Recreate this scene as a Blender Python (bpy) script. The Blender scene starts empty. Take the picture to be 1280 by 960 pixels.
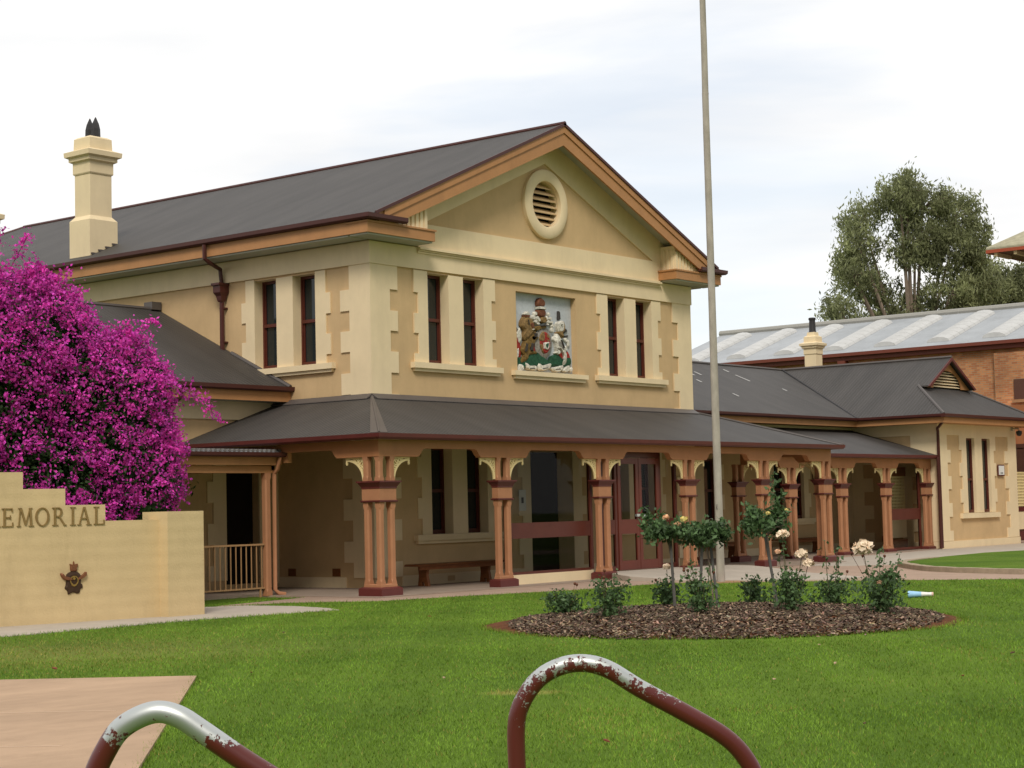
import bpy, bmesh, math, random
import numpy as np
from mathutils import Vector, Matrix
PI = math.pi
R = math.radians
random.seed(7)
rng = np.random.default_rng(7)
scene = bpy.context.scene
C = scene.collection

# ---------------------------------------------------------------- camera
def make_camera():
    cd = bpy.data.cameras.new('camera'); co = bpy.data.objects.new('camera', cd); C.objects.link(co)
    yaw, pitch, roll = 0.677229, 0.0697295, -0.0242249
    f = Vector((math.cos(yaw) * math.cos(pitch), math.sin(yaw) * math.cos(pitch), math.sin(pitch)))
    r = Vector((math.sin(yaw), -math.cos(yaw), 0)); u = r.cross(f)
    c, s = math.cos(roll), math.sin(roll)
    r2 = c * r + s * u; u2 = -s * r + c * u
    m = Matrix.Identity(4)
    for i in range(3):
        m[i][0] = r2[i]; m[i][1] = u2[i]; m[i][2] = -f[i]
    m.translation = (-28.5475, -26.8756, 1.65)
    co.matrix_world = m
    cd.sensor_width = 36; cd.lens = 2249.78 / 1280 * 36
    cd.clip_start = 0.1; cd.clip_end = 2000
    scene.camera = co
make_camera()

# ---------------------------------------------------------------- world and sun
SUN_DIR = Vector((-0.58, -0.46, 0.70)).normalized()      # towards the sun
def make_light():
    w = bpy.data.worlds.new('World'); scene.world = w; w.use_nodes = True
    nt = w.node_tree; nt.nodes.clear(); N = nt.nodes; L = nt.links
    out = N.new('ShaderNodeOutputWorld')
    sky = N.new('ShaderNodeTexSky'); sky.sky_type = 'NISHITA'; sky.sun_disc = False
    sky.sun_elevation = math.asin(SUN_DIR.z)
    sky.sun_rotation = math.atan2(SUN_DIR.x, SUN_DIR.y)
    b1 = N.new('ShaderNodeBackground'); b1.inputs[1].default_value = 0.14
    L.new(sky.outputs[0], b1.inputs[0])
    tc = N.new('ShaderNodeTexCoord')
    mp = N.new('ShaderNodeMapping'); mp.inputs['Scale'].default_value = (1.3, 1.3, 7.0)
    mp.inputs['Location'].default_value = (1.45, 0.2, 0.12)
    L.new(tc.outputs['Generated'], mp.inputs[0])
    nz = N.new('ShaderNodeTexNoise'); nz.inputs['Scale'].default_value = 1.6; nz.inputs['Detail'].default_value = 6
    nz.inputs['Roughness'].default_value = 0.5; nz.inputs['Distortion'].default_value = 0.3
    L.new(mp.outputs[0], nz.inputs['Vector'])
    cr = N.new('ShaderNodeValToRGB')
    cr.color_ramp.elements[0].position = 0.36; cr.color_ramp.elements[0].color = (0.72, 0.72, 0.72, 1)
    cr.color_ramp.elements[1].position = 0.48; cr.color_ramp.elements[1].color = (1, 1, 1, 1)
    L.new(nz.outputs[0], cr.inputs[0])
    nz2 = N.new('ShaderNodeTexNoise'); nz2.inputs['Scale'].default_value = 2.6; nz2.inputs['Detail'].default_value = 5
    L.new(mp.outputs[0], nz2.inputs['Vector'])
    cr2 = N.new('ShaderNodeValToRGB')
    cr2.color_ramp.elements[0].position = 0.35; cr2.color_ramp.elements[0].color = (0.87, 0.88, 0.895, 1)
    cr2.color_ramp.elements[1].position = 0.60; cr2.color_ramp.elements[1].color = (1.03, 1.015, 0.99, 1)
    L.new(nz2.outputs[0], cr2.inputs[0])
    b2 = N.new('ShaderNodeBackground'); b2.inputs[1].default_value = 1.0
    # added dimming of the low sky behind the camera, darkens the verandah
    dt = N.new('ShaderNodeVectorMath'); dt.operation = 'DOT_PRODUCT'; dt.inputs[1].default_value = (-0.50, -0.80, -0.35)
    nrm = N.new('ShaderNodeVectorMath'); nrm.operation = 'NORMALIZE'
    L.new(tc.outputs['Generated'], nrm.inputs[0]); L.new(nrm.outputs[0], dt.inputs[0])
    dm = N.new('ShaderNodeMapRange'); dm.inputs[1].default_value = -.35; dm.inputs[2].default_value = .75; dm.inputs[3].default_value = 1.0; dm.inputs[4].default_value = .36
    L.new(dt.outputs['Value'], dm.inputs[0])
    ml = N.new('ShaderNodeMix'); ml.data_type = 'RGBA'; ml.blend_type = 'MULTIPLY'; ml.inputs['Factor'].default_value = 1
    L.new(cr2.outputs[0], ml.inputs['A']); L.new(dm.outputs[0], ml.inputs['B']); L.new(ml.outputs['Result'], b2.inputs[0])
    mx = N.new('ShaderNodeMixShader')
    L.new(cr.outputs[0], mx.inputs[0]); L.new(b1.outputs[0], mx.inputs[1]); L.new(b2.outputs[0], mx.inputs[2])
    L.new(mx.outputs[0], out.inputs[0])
    sd = bpy.data.lights.new('sun', 'SUN'); so = bpy.data.objects.new('sun', sd); C.objects.link(so)
    sd.energy = 2.0; sd.angle = R(16); sd.color = (1.0, 0.94, 0.84)
    so.rotation_euler = (-SUN_DIR).to_track_quat('-Z', 'Y').to_euler()
    so.location = (-30, -20, 40)
make_light()
vs = scene.view_settings
vs.view_transform = 'Standard'; vs.look = 'None'; vs.gamma = 1; vs.use_curve_mapping = False
vs.exposure = 0.10

# ---------------------------------------------------------------- materials
MATS = {}
def mat(name, col, rough=0.7, spec=0.3, var=0.10, vscale=1.5, bump=0.0, bscale=60, metallic=0.0, tint=False, dirt=0.0, stretch=(1, 1, 1), hue2=None, coat=0.0, rib=None, transl=0.0):
    m = bpy.data.materials.new(name); m.use_nodes = True; nt = m.node_tree; N = nt.nodes; L = nt.links
    b = N['Principled BSDF']; b.inputs['Roughness'].default_value = rough
    b.inputs['Specular IOR Level'].default_value = spec; b.inputs['Metallic'].default_value = metallic
    b.inputs['Coat Weight'].default_value = coat
    geo = N.new('ShaderNodeNewGeometry')
    mp = N.new('ShaderNodeMapping'); mp.inputs['Scale'].default_value = stretch
    L.new(geo.outputs['Position'], mp.inputs[0])
    nz = N.new('ShaderNodeTexNoise'); nz.inputs['Scale'].default_value = vscale; nz.inputs['Detail'].default_value = 6
    nz.inputs['Roughness'].default_value = 0.65
    L.new(mp.outputs[0], nz.inputs['Vector'])
    mr = N.new('ShaderNodeMapRange'); mr.inputs[1].default_value = 0.3; mr.inputs[2].default_value = 0.7
    L.new(nz.outputs[0], mr.inputs[0])
    c2 = hue2 if hue2 else tuple(min(1, c * (1 + var)) for c in col)
    c1 = tuple(c * (1 - var) for c in col)
    mix = N.new('ShaderNodeMix'); mix.data_type = 'RGBA'
    mix.inputs['A'].default_value = (*c1, 1); mix.inputs['B'].default_value = (*c2, 1)
    L.new(mr.outputs[0], mix.inputs['Factor'])
    last = mix.outputs['Result']
    if tint:
        at = N.new('ShaderNodeAttribute'); at.attribute_name = 'tint'
        mm = N.new('ShaderNodeMix'); mm.data_type = 'RGBA'; mm.blend_type = 'MULTIPLY'; mm.inputs['Factor'].default_value = 1
        L.new(last, mm.inputs['A']); L.new(at.outputs['Color'], mm.inputs['B']); last = mm.outputs['Result']
    if dirt:
        n2 = N.new('ShaderNodeTexNoise'); n2.inputs['Scale'].default_value = 0.9; n2.inputs['Detail'].default_value = 9
        n2.inputs['Roughness'].default_value = 0.7
        mp2 = N.new('ShaderNodeMapping'); mp2.inputs['Scale'].default_value = (2.2, 2.2, 0.5)
        L.new(geo.outputs['Position'], mp2.inputs[0]); L.new(mp2.outputs[0], n2.inputs['Vector'])
        r2 = N.new('ShaderNodeMapRange'); r2.inputs[1].default_value = 0.5; r2.inputs[2].default_value = 0.8
        r2.inputs[3].default_value = 0; r2.inputs[4].default_value = dirt
        L.new(n2.outputs[0], r2.inputs[0])
        mm = N.new('ShaderNodeMix'); mm.data_type = 'RGBA'
        mm.inputs['B'].default_value = (col[0] * .45, col[1] * .42, col[2] * .38, 1)
        L.new(r2.outputs[0], mm.inputs['Factor']); L.new(last, mm.inputs['A']); last = mm.outputs['Result']
    L.new(last, b.inputs['Base Color'])
    hgt = None
    if bump:
        n3 = N.new('ShaderNodeTexNoise'); n3.inputs['Scale'].default_value = bscale; n3.inputs['Detail'].default_value = 4
        L.new(geo.outputs['Position'], n3.inputs['Vector'])
        bp = N.new('ShaderNodeBump'); bp.inputs['Strength'].default_value = bump; bp.inputs['Distance'].default_value = 0.02
        L.new(n3.outputs[0], bp.inputs['Height']); L.new(bp.outputs[0], b.inputs['Normal']); hgt = bp
    if rib:
        wv = N.new('ShaderNodeTexWave'); wv.wave_type = 'BANDS'; wv.bands_direction = rib[0]; wv.inputs['Scale'].default_value = 2 * PI / (20 * rib[1])
        wv.inputs['Distortion'].default_value = 0
        L.new(geo.outputs['Position'], wv.inputs['Vector'])
        bp = N.new('ShaderNodeBump'); bp.inputs['Strength'].default_value = rib[2]; bp.inputs['Distance'].default_value = 0.02
        L.new(wv.outputs[0], bp.inputs['Height'])
        if hgt: L.new(hgt.outputs[0], bp.inputs['Normal'])
        L.new(bp.outputs[0], b.inputs['Normal'])
    if transl:
        tr = N.new('ShaderNodeBsdfTranslucent'); L.new(last, tr.inputs[0]); ms = N.new('ShaderNodeMixShader'); ms.inputs[0].default_value = transl
        ou = N['Material Output']; L.new(b.outputs[0], ms.inputs[1]); L.new(tr.outputs[0], ms.inputs[2]); L.new(ms.outputs[0], ou.inputs['Surface'])
    MATS[name] = m
    return m

CREAM = mat('cream_paint', (.82, .665, .43), .75, .2, .06, 1.1, .08, 60, dirt=.18)
TAN = mat('tan_render', (.62, .435, .235), .85, .15, .09, .9, .16, 35, dirt=.20)
SOFFIT = mat('soffit_paint', (.44, .44, .36), .8, .2, .05)
ORANGE = mat('ochre_fascia_paint', (.46, .225, .092), .6, .3, .08, 2.5, .04, 70, dirt=.25)
TERRA = mat('terracotta_paint', (.43, .200, .100), .65, .3, .09, 3, .05, 80, dirt=.3)
BEAM = mat('verandah_beam_paint', (.47, .205, .088), .6, .3, .08, 2.5, .04, 70, dirt=.25)
MAROON = mat('maroon_paint', (.12, .026, .022), .45, .4, .12, 3, .03, 60, dirt=.2)
REDWOOD = mat('red_joinery_paint', (.10, .022, .013), .45, .4, .12, 3)
DARKM = mat('dark_maroon_gutter', (.072, .018, .014), .45, .4, .12, 2)
ROOFX = mat('roof_sheet_ribs_along_y', (.060, .054, .050), .6, .3, .22, .5, 0, 40, stretch=(.5, 3.0, 1), rib=('Y', .13, .7), dirt=.12)
ROOFY = mat('roof_sheet_ribs_along_x', (.060, .054, .050), .6, .3, .22, .5, 0, 40, stretch=(3.0, .5, 1), rib=('X', .13, .7), dirt=.12)
ROOFCAP = mat('roof_capping', (.10, .085, .078), .5, .4, .1)
LINING = mat('verandah_lining_boards', (.06, .042, .025), .8, .2, .1, 3)
GALV = mat('galvanised_sheet', (.36, .38, .40), .5, .4, .14, .5, 0, 40, rib=('Y', .15, .2), dirt=.35)
SKYLT = mat('fibreglass_skylight', (.53, .53, .52), .5, .4, .08, 2, dirt=.2)
IVORY = mat('ivory_cast_iron', (.82, .66, .33), .6, .3, .05)
WOOD = mat('varnished_timber', (.21, .072, .022), .45, .4, .3, 6, stretch=(1, 1, 6), dirt=.2)
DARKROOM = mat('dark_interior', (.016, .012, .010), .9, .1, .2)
PAPER = mat('paper_white', (.75, .75, .72), .8)
POTM = mat('chimney_pot_iron', (.035, .033, .035), .6, .3, .2, 8)
CONC = mat('pink_paving', (.40, .285, .215), .9, .15, .10, 1.4, .25, 35, dirt=.30)
CONCG = mat('grey_concrete', (.45, .392, .325), .9, .15, .09, 1.2, .25, 35, dirt=.28)
FLOORM = mat('verandah_concrete', (.33, .255, .20), .9, .15, .10, 1.2, .2, 35, dirt=.3)
STONE = mat('kerb_stone', (.40, .32, .23), .9, .15, .16, 5, .4, 30, dirt=.4)
POLEM = mat('weathered_pole', (.43, .385, .33), .8, .2, .20, 7, .3, 60, stretch=(1, 1, .35), dirt=.4)
BRONZE = mat('bronze_letters', (.16, .10, .04), .45, .5, .25, 20, metallic=.6)
WALLP = mat('memorial_wall_paint', (.64, .49, .27), .85, .15, .07, 1.3, .22, 30, dirt=.3, rib=('Z', .2, .12))
BARK = mat('bark', (.22, .17, .13), .9, .1, .3, 4, .4, 20, stretch=(2, 2, .5))
STEMG = mat('rose_stem', (.12, .11, .06), .8, .2, .25, 10)
STAKE = mat('grey_timber_stake', (.12, .115, .105), .85, .15, .25, 9, stretch=(1, 1, .3))
LEAFR = mat('rose_leaves', (.085, .15, .055), .55, .35, .35, 6, tint=True, transl=.3)
PETAL = mat('cream_petals', (.85, .68, .50), .6, .2, .12, 20, tint=True)
BOUG = mat('magenta_bracts', (.57, .055, .40), .6, .2, .22, 2.2, tint=True, transl=.25)
BLEAF = mat('bougainvillea_leaves', (.035, .075, .020), .55, .3, .35, 4, tint=True, transl=.3)
GUML = mat('gum_leaves', (.26, .28, .14), .6, .3, .25, 1.2, tint=True, transl=.55)
TILE = mat('pale_roof_tiles', (.40, .37, .26), .85, .2, .2, 3, rib=('Z', .16, .8))
CHIPS = mat('bark_chips', (.145, .102, .070), .9, .1, .3, 8, tint=True)
SOIL = mat('garden_soil', (.13, .055, .028), .95, .05, .35, 9, .6, 30)
BLADE = mat('grass_blades', (.155, .262, .028), .7, .15, .16, .5, tint=True)

def glass_dark():
    m = bpy.data.materials.new('dark_window_glass'); m.use_nodes = True
    b = m.node_tree.nodes['Principled BSDF']
    b.inputs['Base Color'].default_value = (.012, .018, .020, 1); b.inputs['Roughness'].default_value = .06
    b.inputs['Specular IOR Level'].default_value = .45
    return m
GLASS = glass_dark()
def glass_clear():
    m = bpy.data.materials.new('clear_glass'); m.use_nodes = True; nt = m.node_tree; N = nt.nodes; L = nt.links
    N.clear(); out = N.new('ShaderNodeOutputMaterial'); t = N.new('ShaderNodeBsdfTransparent'); t.inputs[0].default_value = (.78, .80, .78, 1)
    g = N.new('ShaderNodeBsdfGlossy'); g.inputs['Roughness'].default_value = .02; g.inputs[0].default_value = (.6, .6, .6, 1)
    fr = N.new('ShaderNodeFresnel'); fr.inputs[0].default_value = 1.22
    mx = N.new('ShaderNodeMixShader'); L.new(fr.outputs[0], mx.inputs[0]); L.new(t.outputs[0], mx.inputs[1]); L.new(g.outputs[0], mx.inputs[2])
    L.new(mx.outputs[0], out.inputs[0]); return m
CLEAR = glass_clear()

def brick_mat():
    m = bpy.data.materials.new('orange_brickwork'); m.use_nodes = True; nt = m.node_tree; N = nt.nodes; L = nt.links
    b = N['Principled BSDF']; b.inputs['Roughness'].default_value = .9
    geo = N.new('ShaderNodeNewGeometry'); sep = N.new('ShaderNodeSeparateXYZ'); L.new(geo.outputs['Position'], sep.inputs[0])
    ad = N.new('ShaderNodeMath'); ad.operation = 'ADD'; L.new(sep.outputs[0], ad.inputs[0]); L.new(sep.outputs[1], ad.inputs[1])
    cb = N.new('ShaderNodeCombineXYZ'); L.new(ad.outputs[0], cb.inputs[0]); L.new(sep.outputs[2], cb.inputs[1])
    br = N.new('ShaderNodeTexBrick'); br.inputs['Scale'].default_value = 1
    br.inputs['Brick Width'].default_value = .24; br.inputs['Row Height'].default_value = .086; br.inputs['Mortar Size'].default_value = .012
    br.inputs['Color1'].default_value = (.42, .145, .055, 1); br.inputs['Color2'].default_value = (.60, .27, .11, 1)
    br.inputs['Mortar'].default_value = (.40, .27, .16, 1); br.inputs['Bias'].default_value = 0
    L.new(cb.outputs[0], br.inputs['Vector'])
    nz = N.new('ShaderNodeTexNoise'); nz.inputs['Scale'].default_value = .8; nz.inputs['Detail'].default_value = 8
    L.new(geo.outputs['Position'], nz.inputs['Vector'])
    mr = N.new('ShaderNodeMapRange'); mr.inputs[1].default_value = .3; mr.inputs[2].default_value = .7; mr.inputs[3].default_value = .62; mr.inputs[4].default_value = 1.2
    L.new(nz.outputs[0], mr.inputs[0])
    mm = N.new('ShaderNodeMix'); mm.data_type = 'RGBA'; mm.blend_type = 'MULTIPLY'; mm.inputs['Factor'].default_value = 1
    L.new(br.outputs[0], mm.inputs['A']); L.new(mr.outputs[0], mm.inputs['B']); L.new(mm.outputs['Result'], b.inputs['Base Color'])
    return m
BRICK = brick_mat()

def lawn_mat():
    m = bpy.data.materials.new('lawn_turf'); m.use_nodes = True; nt = m.node_tree; N = nt.nodes; L = nt.links
    b = N['Principled BSDF']; b.inputs['Roughness'].default_value = .9; b.inputs['Specular IOR Level'].default_value = .1
    geo = N.new('ShaderNodeNewGeometry')
    def noise(sc, det=5, ro=.6, scale=(1, 1, 1)):
        mp = N.new('ShaderNodeMapping'); mp.inputs['Scale'].default_value = scale; L.new(geo.outputs['Position'], mp.inputs[0])
        n = N.new('ShaderNodeTexNoise'); n.inputs['Scale'].default_value = sc; n.inputs['Detail'].default_value = det; n.inputs['Roughness'].default_value = ro
        L.new(mp.outputs[0], n.inputs['Vector']); return n
    a = noise(.35, 6); f = noise(45, 4, .7); d = noise(.9, 8, .7)
    r1 = N.new('ShaderNodeValToRGB')
    r1.color_ramp.elements[0].position = .32; r1.color_ramp.elements[0].color = (.072, .140, .013, 1)
    r1.color_ramp.elements[1].position = .68; r1.color_ramp.elements[1].color = (.130, .212, .022, 1)
    L.new(a.outputs[0], r1.inputs[0])
    r2 = N.new('ShaderNodeMapRange'); r2.inputs[1].default_value = .3; r2.inputs[2].default_value = .7; r2.inputs[3].default_value = .7; r2.inputs[4].default_value = 1.25
    L.new(f.outputs[0], r2.inputs[0])
    mm = N.new('ShaderNodeMix'); mm.data_type = 'RGBA'; mm.blend_type = 'MULTIPLY'; mm.inputs['Factor'].default_value = 1
    L.new(r1.outputs[0], mm.inputs['A']); L.new(r2.outputs[0], mm.inputs['B'])
    r3 = N.new('ShaderNodeMapRange'); r3.inputs[1].default_value = .58; r3.inputs[2].default_value = .78; r3.inputs[3].default_value = 0; r3.inputs[4].default_value = .55
    L.new(d.outputs[0], r3.inputs[0])
    m2 = N.new('ShaderNodeMix'); m2.data_type = 'RGBA'; m2.inputs['B'].default_value = (.20, .20, .055, 1)
    L.new(r3.outputs[0], m2.inputs['Factor']); L.new(mm.outputs['Result'], m2.inputs['A'])
    def spot(c, sc, r0, r1):
        mp = N.new('ShaderNodeVectorMath'); mp.operation = 'SUBTRACT'; mp.inputs[1].default_value = c; L.new(geo.outputs['Position'], mp.inputs[0])
        ro = N.new('ShaderNodeVectorRotate'); ro.rotation_type = 'Z_AXIS'; ro.inputs['Angle'].default_value = R(51); L.new(mp.outputs[0], ro.inputs['Vector'])
        ml = N.new('ShaderNodeVectorMath'); ml.operation = 'MULTIPLY'; ml.inputs[1].default_value = sc; L.new(ro.outputs[0], ml.inputs[0])
        ln = N.new('ShaderNodeVectorMath'); ln.operation = 'LENGTH'; L.new(ml.outputs[0], ln.inputs[0])
        ad = N.new('ShaderNodeMath'); ad.operation = 'MULTIPLY_ADD'; ad.inputs[1].default_value = .8; L.new(d.outputs[0], ad.inputs[0]); L.new(ln.outputs['Value'], ad.inputs[2])
        mr = N.new('ShaderNodeMapRange'); mr.inputs[1].default_value = r0 + .4; mr.inputs[2].default_value = r1 + .4; mr.inputs[3].default_value = 1; mr.inputs[4].default_value = 0; L.new(ad.outputs[0], mr.inputs[0]); return mr.outputs[0]
    last = m2.outputs['Result']
    for sp, amt, colr in ((spot((-15.75, -16.63, 0), (1.6, 3.2, 1), .1, .8), .85, (.36, .34, .085, 1)), (spot((-14.8, -7.9, 0), (.22, .42, 1), .2, 1.15), .6, (.21, .22, .055, 1))):
        am = N.new('ShaderNodeMath'); am.operation = 'MULTIPLY'; am.inputs[1].default_value = amt; L.new(sp, am.inputs[0])
        mz = N.new('ShaderNodeMix'); mz.data_type = 'RGBA'; mz.inputs['B'].default_value = colr; L.new(am.outputs[0], mz.inputs['Factor']); L.new(last, mz.inputs['A']); last = mz.outputs['Result']
    L.new(last, b.inputs['Base Color'])
    bp = N.new('ShaderNodeBump'); bp.inputs['Strength'].default_value = .7; bp.inputs['Distance'].default_value = .03
    L.new(f.outputs[0], bp.inputs['Height']); L.new(bp.outputs[0], b.inputs['Normal'])
    return m
LAWN = lawn_mat()

def chipped(name, cx, cy, cz, rad, thr):
    """maroon enamel worn to bare galvanised steel where hands and bikes rub it"""
    m = bpy.data.materials.new(name); m.use_nodes = True; nt = m.node_tree; N = nt.nodes; L = nt.links
    b = N['Principled BSDF']; geo = N.new('ShaderNodeNewGeometry')
    dist = N.new('ShaderNodeVectorMath'); dist.operation = 'DISTANCE'; dist.inputs[1].default_value = (cx, cy, cz)
    L.new(geo.outputs['Position'], dist.inputs[0])
    nz = N.new('ShaderNodeTexNoise'); nz.inputs['Scale'].default_value = 52; nz.inputs['Detail'].default_value = 9; nz.inputs['Roughness'].default_value = .72
    L.new(geo.outputs['Position'], nz.inputs['Vector'])
    fall = N.new('ShaderNodeMapRange'); fall.inputs[1].default_value = rad * .35; fall.inputs[2].default_value = rad; fall.inputs[3].default_value = thr; fall.inputs[4].default_value = -.14
    L.new(dist.outputs['Value'], fall.inputs[0])
    ad = N.new('ShaderNodeMath'); ad.operation = 'ADD'; L.new(nz.outputs[0], ad.inputs[0]); L.new(fall.outputs[0], ad.inputs[1])
    sep = N.new('ShaderNodeSeparateXYZ'); L.new(geo.outputs['Normal'], sep.inputs[0])
    up = N.new('ShaderNodeMath'); up.operation = 'MULTIPLY_ADD'; up.inputs[1].default_value = .10; L.new(sep.outputs[2], up.inputs[0]); L.new(ad.outputs[0], up.inputs[2])
    st = N.new('ShaderNodeMapRange'); st.inputs[1].default_value = .56; st.inputs[2].default_value = .575
    L.new(up.outputs[0], st.inputs[0])
    mix = N.new('ShaderNodeMix'); mix.data_type = 'RGBA'; mix.inputs['A'].default_value = (.105, .018, .014, 1); mix.inputs['B'].default_value = (.52, .54, .53, 1)
    L.new(st.outputs[0], mix.inputs['Factor']); L.new(mix.outputs['Result'], b.inputs['Base Color'])
    mr = N.new('ShaderNodeMapRange'); mr.inputs[3].default_value = .28; mr.inputs[4].default_value = .42; L.new(st.outputs[0], mr.inputs[0]); L.new(mr.outputs[0], b.inputs['Roughness'])
    mt = N.new('ShaderNodeMapRange'); mt.inputs[3].default_value = 0; mt.inputs[4].default_value = .75; L.new(st.outputs[0], mt.inputs[0]); L.new(mt.outputs[0], b.inputs['Metallic'])
    bp = N.new('ShaderNodeBump'); bp.inputs['Strength'].default_value = .5; bp.inputs['Distance'].default_value = -.002
    L.new(st.outputs[0], bp.inputs['Height']); L.new(bp.outputs[0], b.inputs['Normal'])
    return m

def flat(name, col, rough=.7, metallic=0):
    return mat(name, col, rough, .3, .10, 14, metallic=metallic)
def relf(name, col): return mat(name, col, .7, .2, .5, 16, .6, 30, dirt=.45)

# ---------------------------------------------------------------- mesh builder
class MB:
    def __init__(s): s.v = []; s.f = []
    def add(s, vs, fs):
        n = len(s.v); s.v += [tuple(p) for p in vs]; s.f += [tuple(i + n for i in f) for f in fs]; return s
    def box(s, x0, x1, y0, y1, z0, z1):
        if x0 > x1: x0, x1 = x1, x0
        if y0 > y1: y0, y1 = y1, y0
        if z0 > z1: z0, z1 = z1, z0
        return s.add([(x0, y0, z0), (x1, y0, z0), (x1, y1, z0), (x0, y1, z0), (x0, y0, z1), (x1, y0, z1), (x1, y1, z1), (x0, y1, z1)],
                     [(0, 3, 2, 1), (4, 5, 6, 7), (0, 1, 5, 4), (1, 2, 6, 5), (2, 3, 7, 6), (3, 0, 4, 7)])
    def quad(s, *p): return s.add(p, [tuple(range(len(p)))])
    def prism(s, A, B):
        """A, B: matching 3D outlines"""
        n = len(A)
        return s.add(list(A) + list(B), [tuple(range(n))[::-1], tuple(range(n, 2 * n))] + [(i, (i + 1) % n, n + (i + 1) % n, n + i) for i in range(n)])
    def slab(s, poly, t):
        return s.prism([(p[0], p[1], p[2] - t) for p in poly], poly)
    def xz(s, poly, y0, y1): return s.prism([(x, y0, z) for x, z in poly], [(x, y1, z) for x, z in poly])
    def yz(s, poly, x0, x1): return s.prism([(x0, y, z) for y, z in poly], [(x1, y, z) for y, z in poly])
    def xy(s, poly, z0, z1): return s.prism([(x, y, z0) for x, y in poly], [(x, y, z1) for x, y in poly])
    def rings(s, rings):
        n = len(rings[0]); vs = [p for r in rings for p in r]; fs = []
        for k in range(len(rings) - 1):
            for i in range(n): fs.append((k * n + i, k * n + (i + 1) % n, (k + 1) * n + (i + 1) % n, (k + 1) * n + i))
        fs.append(tuple(range(n))[::-1]); fs.append(tuple((len(rings) - 1) * n + i for i in range(n)))
        return s.add(vs, fs)
    def lathe(s, prof, cx=0, cy=0, n=16):
        return s.rings([[(cx + r * math.cos(2 * PI * i / n), cy + r * math.sin(2 * PI * i / n), z) for i in range(n)] for r, z in prof])
    def sq(s, prof, cx, cy):
        """square rings (hx, hy, z)"""
        return s.rings([[(cx - a, cy - b, z), (cx + a, cy - b, z), (cx + a, cy + b, z), (cx - a, cy + b, z)] for a, b, z in prof])
    def tube(s, pts, r, n=8):
        pts = [Vector(p) for p in pts]; rs = r if isinstance(r, (list, tuple)) else [r] * len(pts)
        rings = []; up = None
        for i, p in enumerate(pts):
            d = (pts[min(i + 1, len(pts) - 1)] - pts[max(i - 1, 0)]).normalized()
            if up is None:
                up = Vector((0, 0, 1)) if abs(d.z) < .9 else Vector((1, 0, 0))
            a = d.cross(up).normalized(); b = a.cross(d).normalized(); up = b
            rings.append([tuple(p + rs[i] * (math.cos(2 * PI * k / n) * a + math.sin(2 * PI * k / n) * b)) for k in range(n)])
        return s.rings(rings)
    def build(s, name, m, parent=None, loc=(0, 0, 0), smooth=False, label=None, fixn=True):
        me = bpy.data.meshes.new(name); me.from_pydata(s.v, [], s.f)
        if fixn:
            bm = bmesh.new(); bm.from_mesh(me); bmesh.ops.recalc_face_normals(bm, faces=bm.faces); bm.to_mesh(me); bm.free()
        me.materials.append(m)
        if smooth:
            me.polygons.foreach_set('use_smooth', [True] * len(me.polygons))
            try: me.set_sharp_from_angle(angle=R(38))
            except Exception: pass
        o = bpy.data.objects.new(name, me); C.objects.link(o); o.location = loc
        if parent is not None: o.parent = parent
        if label: o['label'] = label
        return o

def thing(name, label, cat, loc=(0, 0, 0), group=None, rotz=0):
    o = bpy.data.objects.new(name, None); C.objects.link(o); o.location = loc; o.rotation_euler = (0, 0, rotz)
    o.empty_display_size = .2; o['label'] = label; o['category'] = cat
    if group: o['group'] = group
    return o
def tag(o, label, cat, group=None, kind=None):
    o['label'] = label; o['category'] = cat
    if group: o['group'] = group
    if kind: o['kind'] = kind
    return o
def struct(o): o['kind'] = 'structure'; return o
KIDS = {}
def copy_tree(o, parent=None, loc=None, rotz=None):
    c = o.copy(); C.objects.link(c)
    if parent is not None: c.parent = parent
    if loc is not None: c.location = loc
    if rotz is not None: c.rotation_euler = (0, 0, rotz)
    for ch in [k for k in bpy.data.objects if k.parent == o and k is not c]:
        copy_tree(ch, c)
    return c

def leaf_mesh(name, P, size, m, parent=None, aspect=1.0, droop=0.0, tint=None, fold=True, loc=(0, 0, 0), rnd=None):
    """one small pointed leaf face per point of P"""
    g = rnd or rng
    n = len(P); P = np.asarray(P, float) - np.array(loc)
    a = g.normal(size=(n, 3)); a[:, 2] -= droop * 1.5; a /= np.linalg.norm(a, axis=1)[:, None]
    b = np.cross(a, g.normal(size=(n, 3))); b /= np.linalg.norm(b, axis=1)[:, None]
    s = (size * g.uniform(.65, 1.35, n))[:, None]
    w = s / aspect if aspect > 1 else s
    nn = np.cross(a, b)
    V = np.empty((n, 4, 3)); V[:, 0] = P - a * s * .5; V[:, 2] = P + a * s * .5
    V[:, 1] = P + b * w * .38 + nn * w * .12; V[:, 3] = P - b * w * .38 + nn * w * .12
    return raw(name, V.reshape(-1, 3), np.arange(4 * n).reshape(n, 4), m, parent, tint, loc)

def raw(name, V, F, m, parent=None, tint=None, loc=(0, 0, 0)):
    n, k = F.shape
    me = bpy.data.meshes.new(name); me.vertices.add(len(V)); me.vertices.foreach_set('co', V.astype(np.float32).ravel())
    me.loops.add(n * k); me.loops.foreach_set('vertex_index', F.astype(np.int32).ravel())
    me.polygons.add(n); me.polygons.foreach_set('loop_start', np.arange(0, n * k, k, dtype=np.int32))
    me.polygons.foreach_set('loop_total', np.full(n, k, dtype=np.int32))
    me.update(calc_edges=True)
    if tint is None: tint = rng.uniform(.55, 1.5, (n, 1)) * np.ones((1, 3))
    at = me.attributes.new('tint', 'FLOAT_COLOR', 'FACE')
    col = np.ones((n, 4), np.float32); col[:, :3] = tint; at.data.foreach_set('color', col.ravel())
    me.materials.append(m); me.validate()
    o = bpy.data.objects.new(name, me); C.objects.link(o); o.location = loc
    if parent is not None: o.parent = parent
    return o

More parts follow.
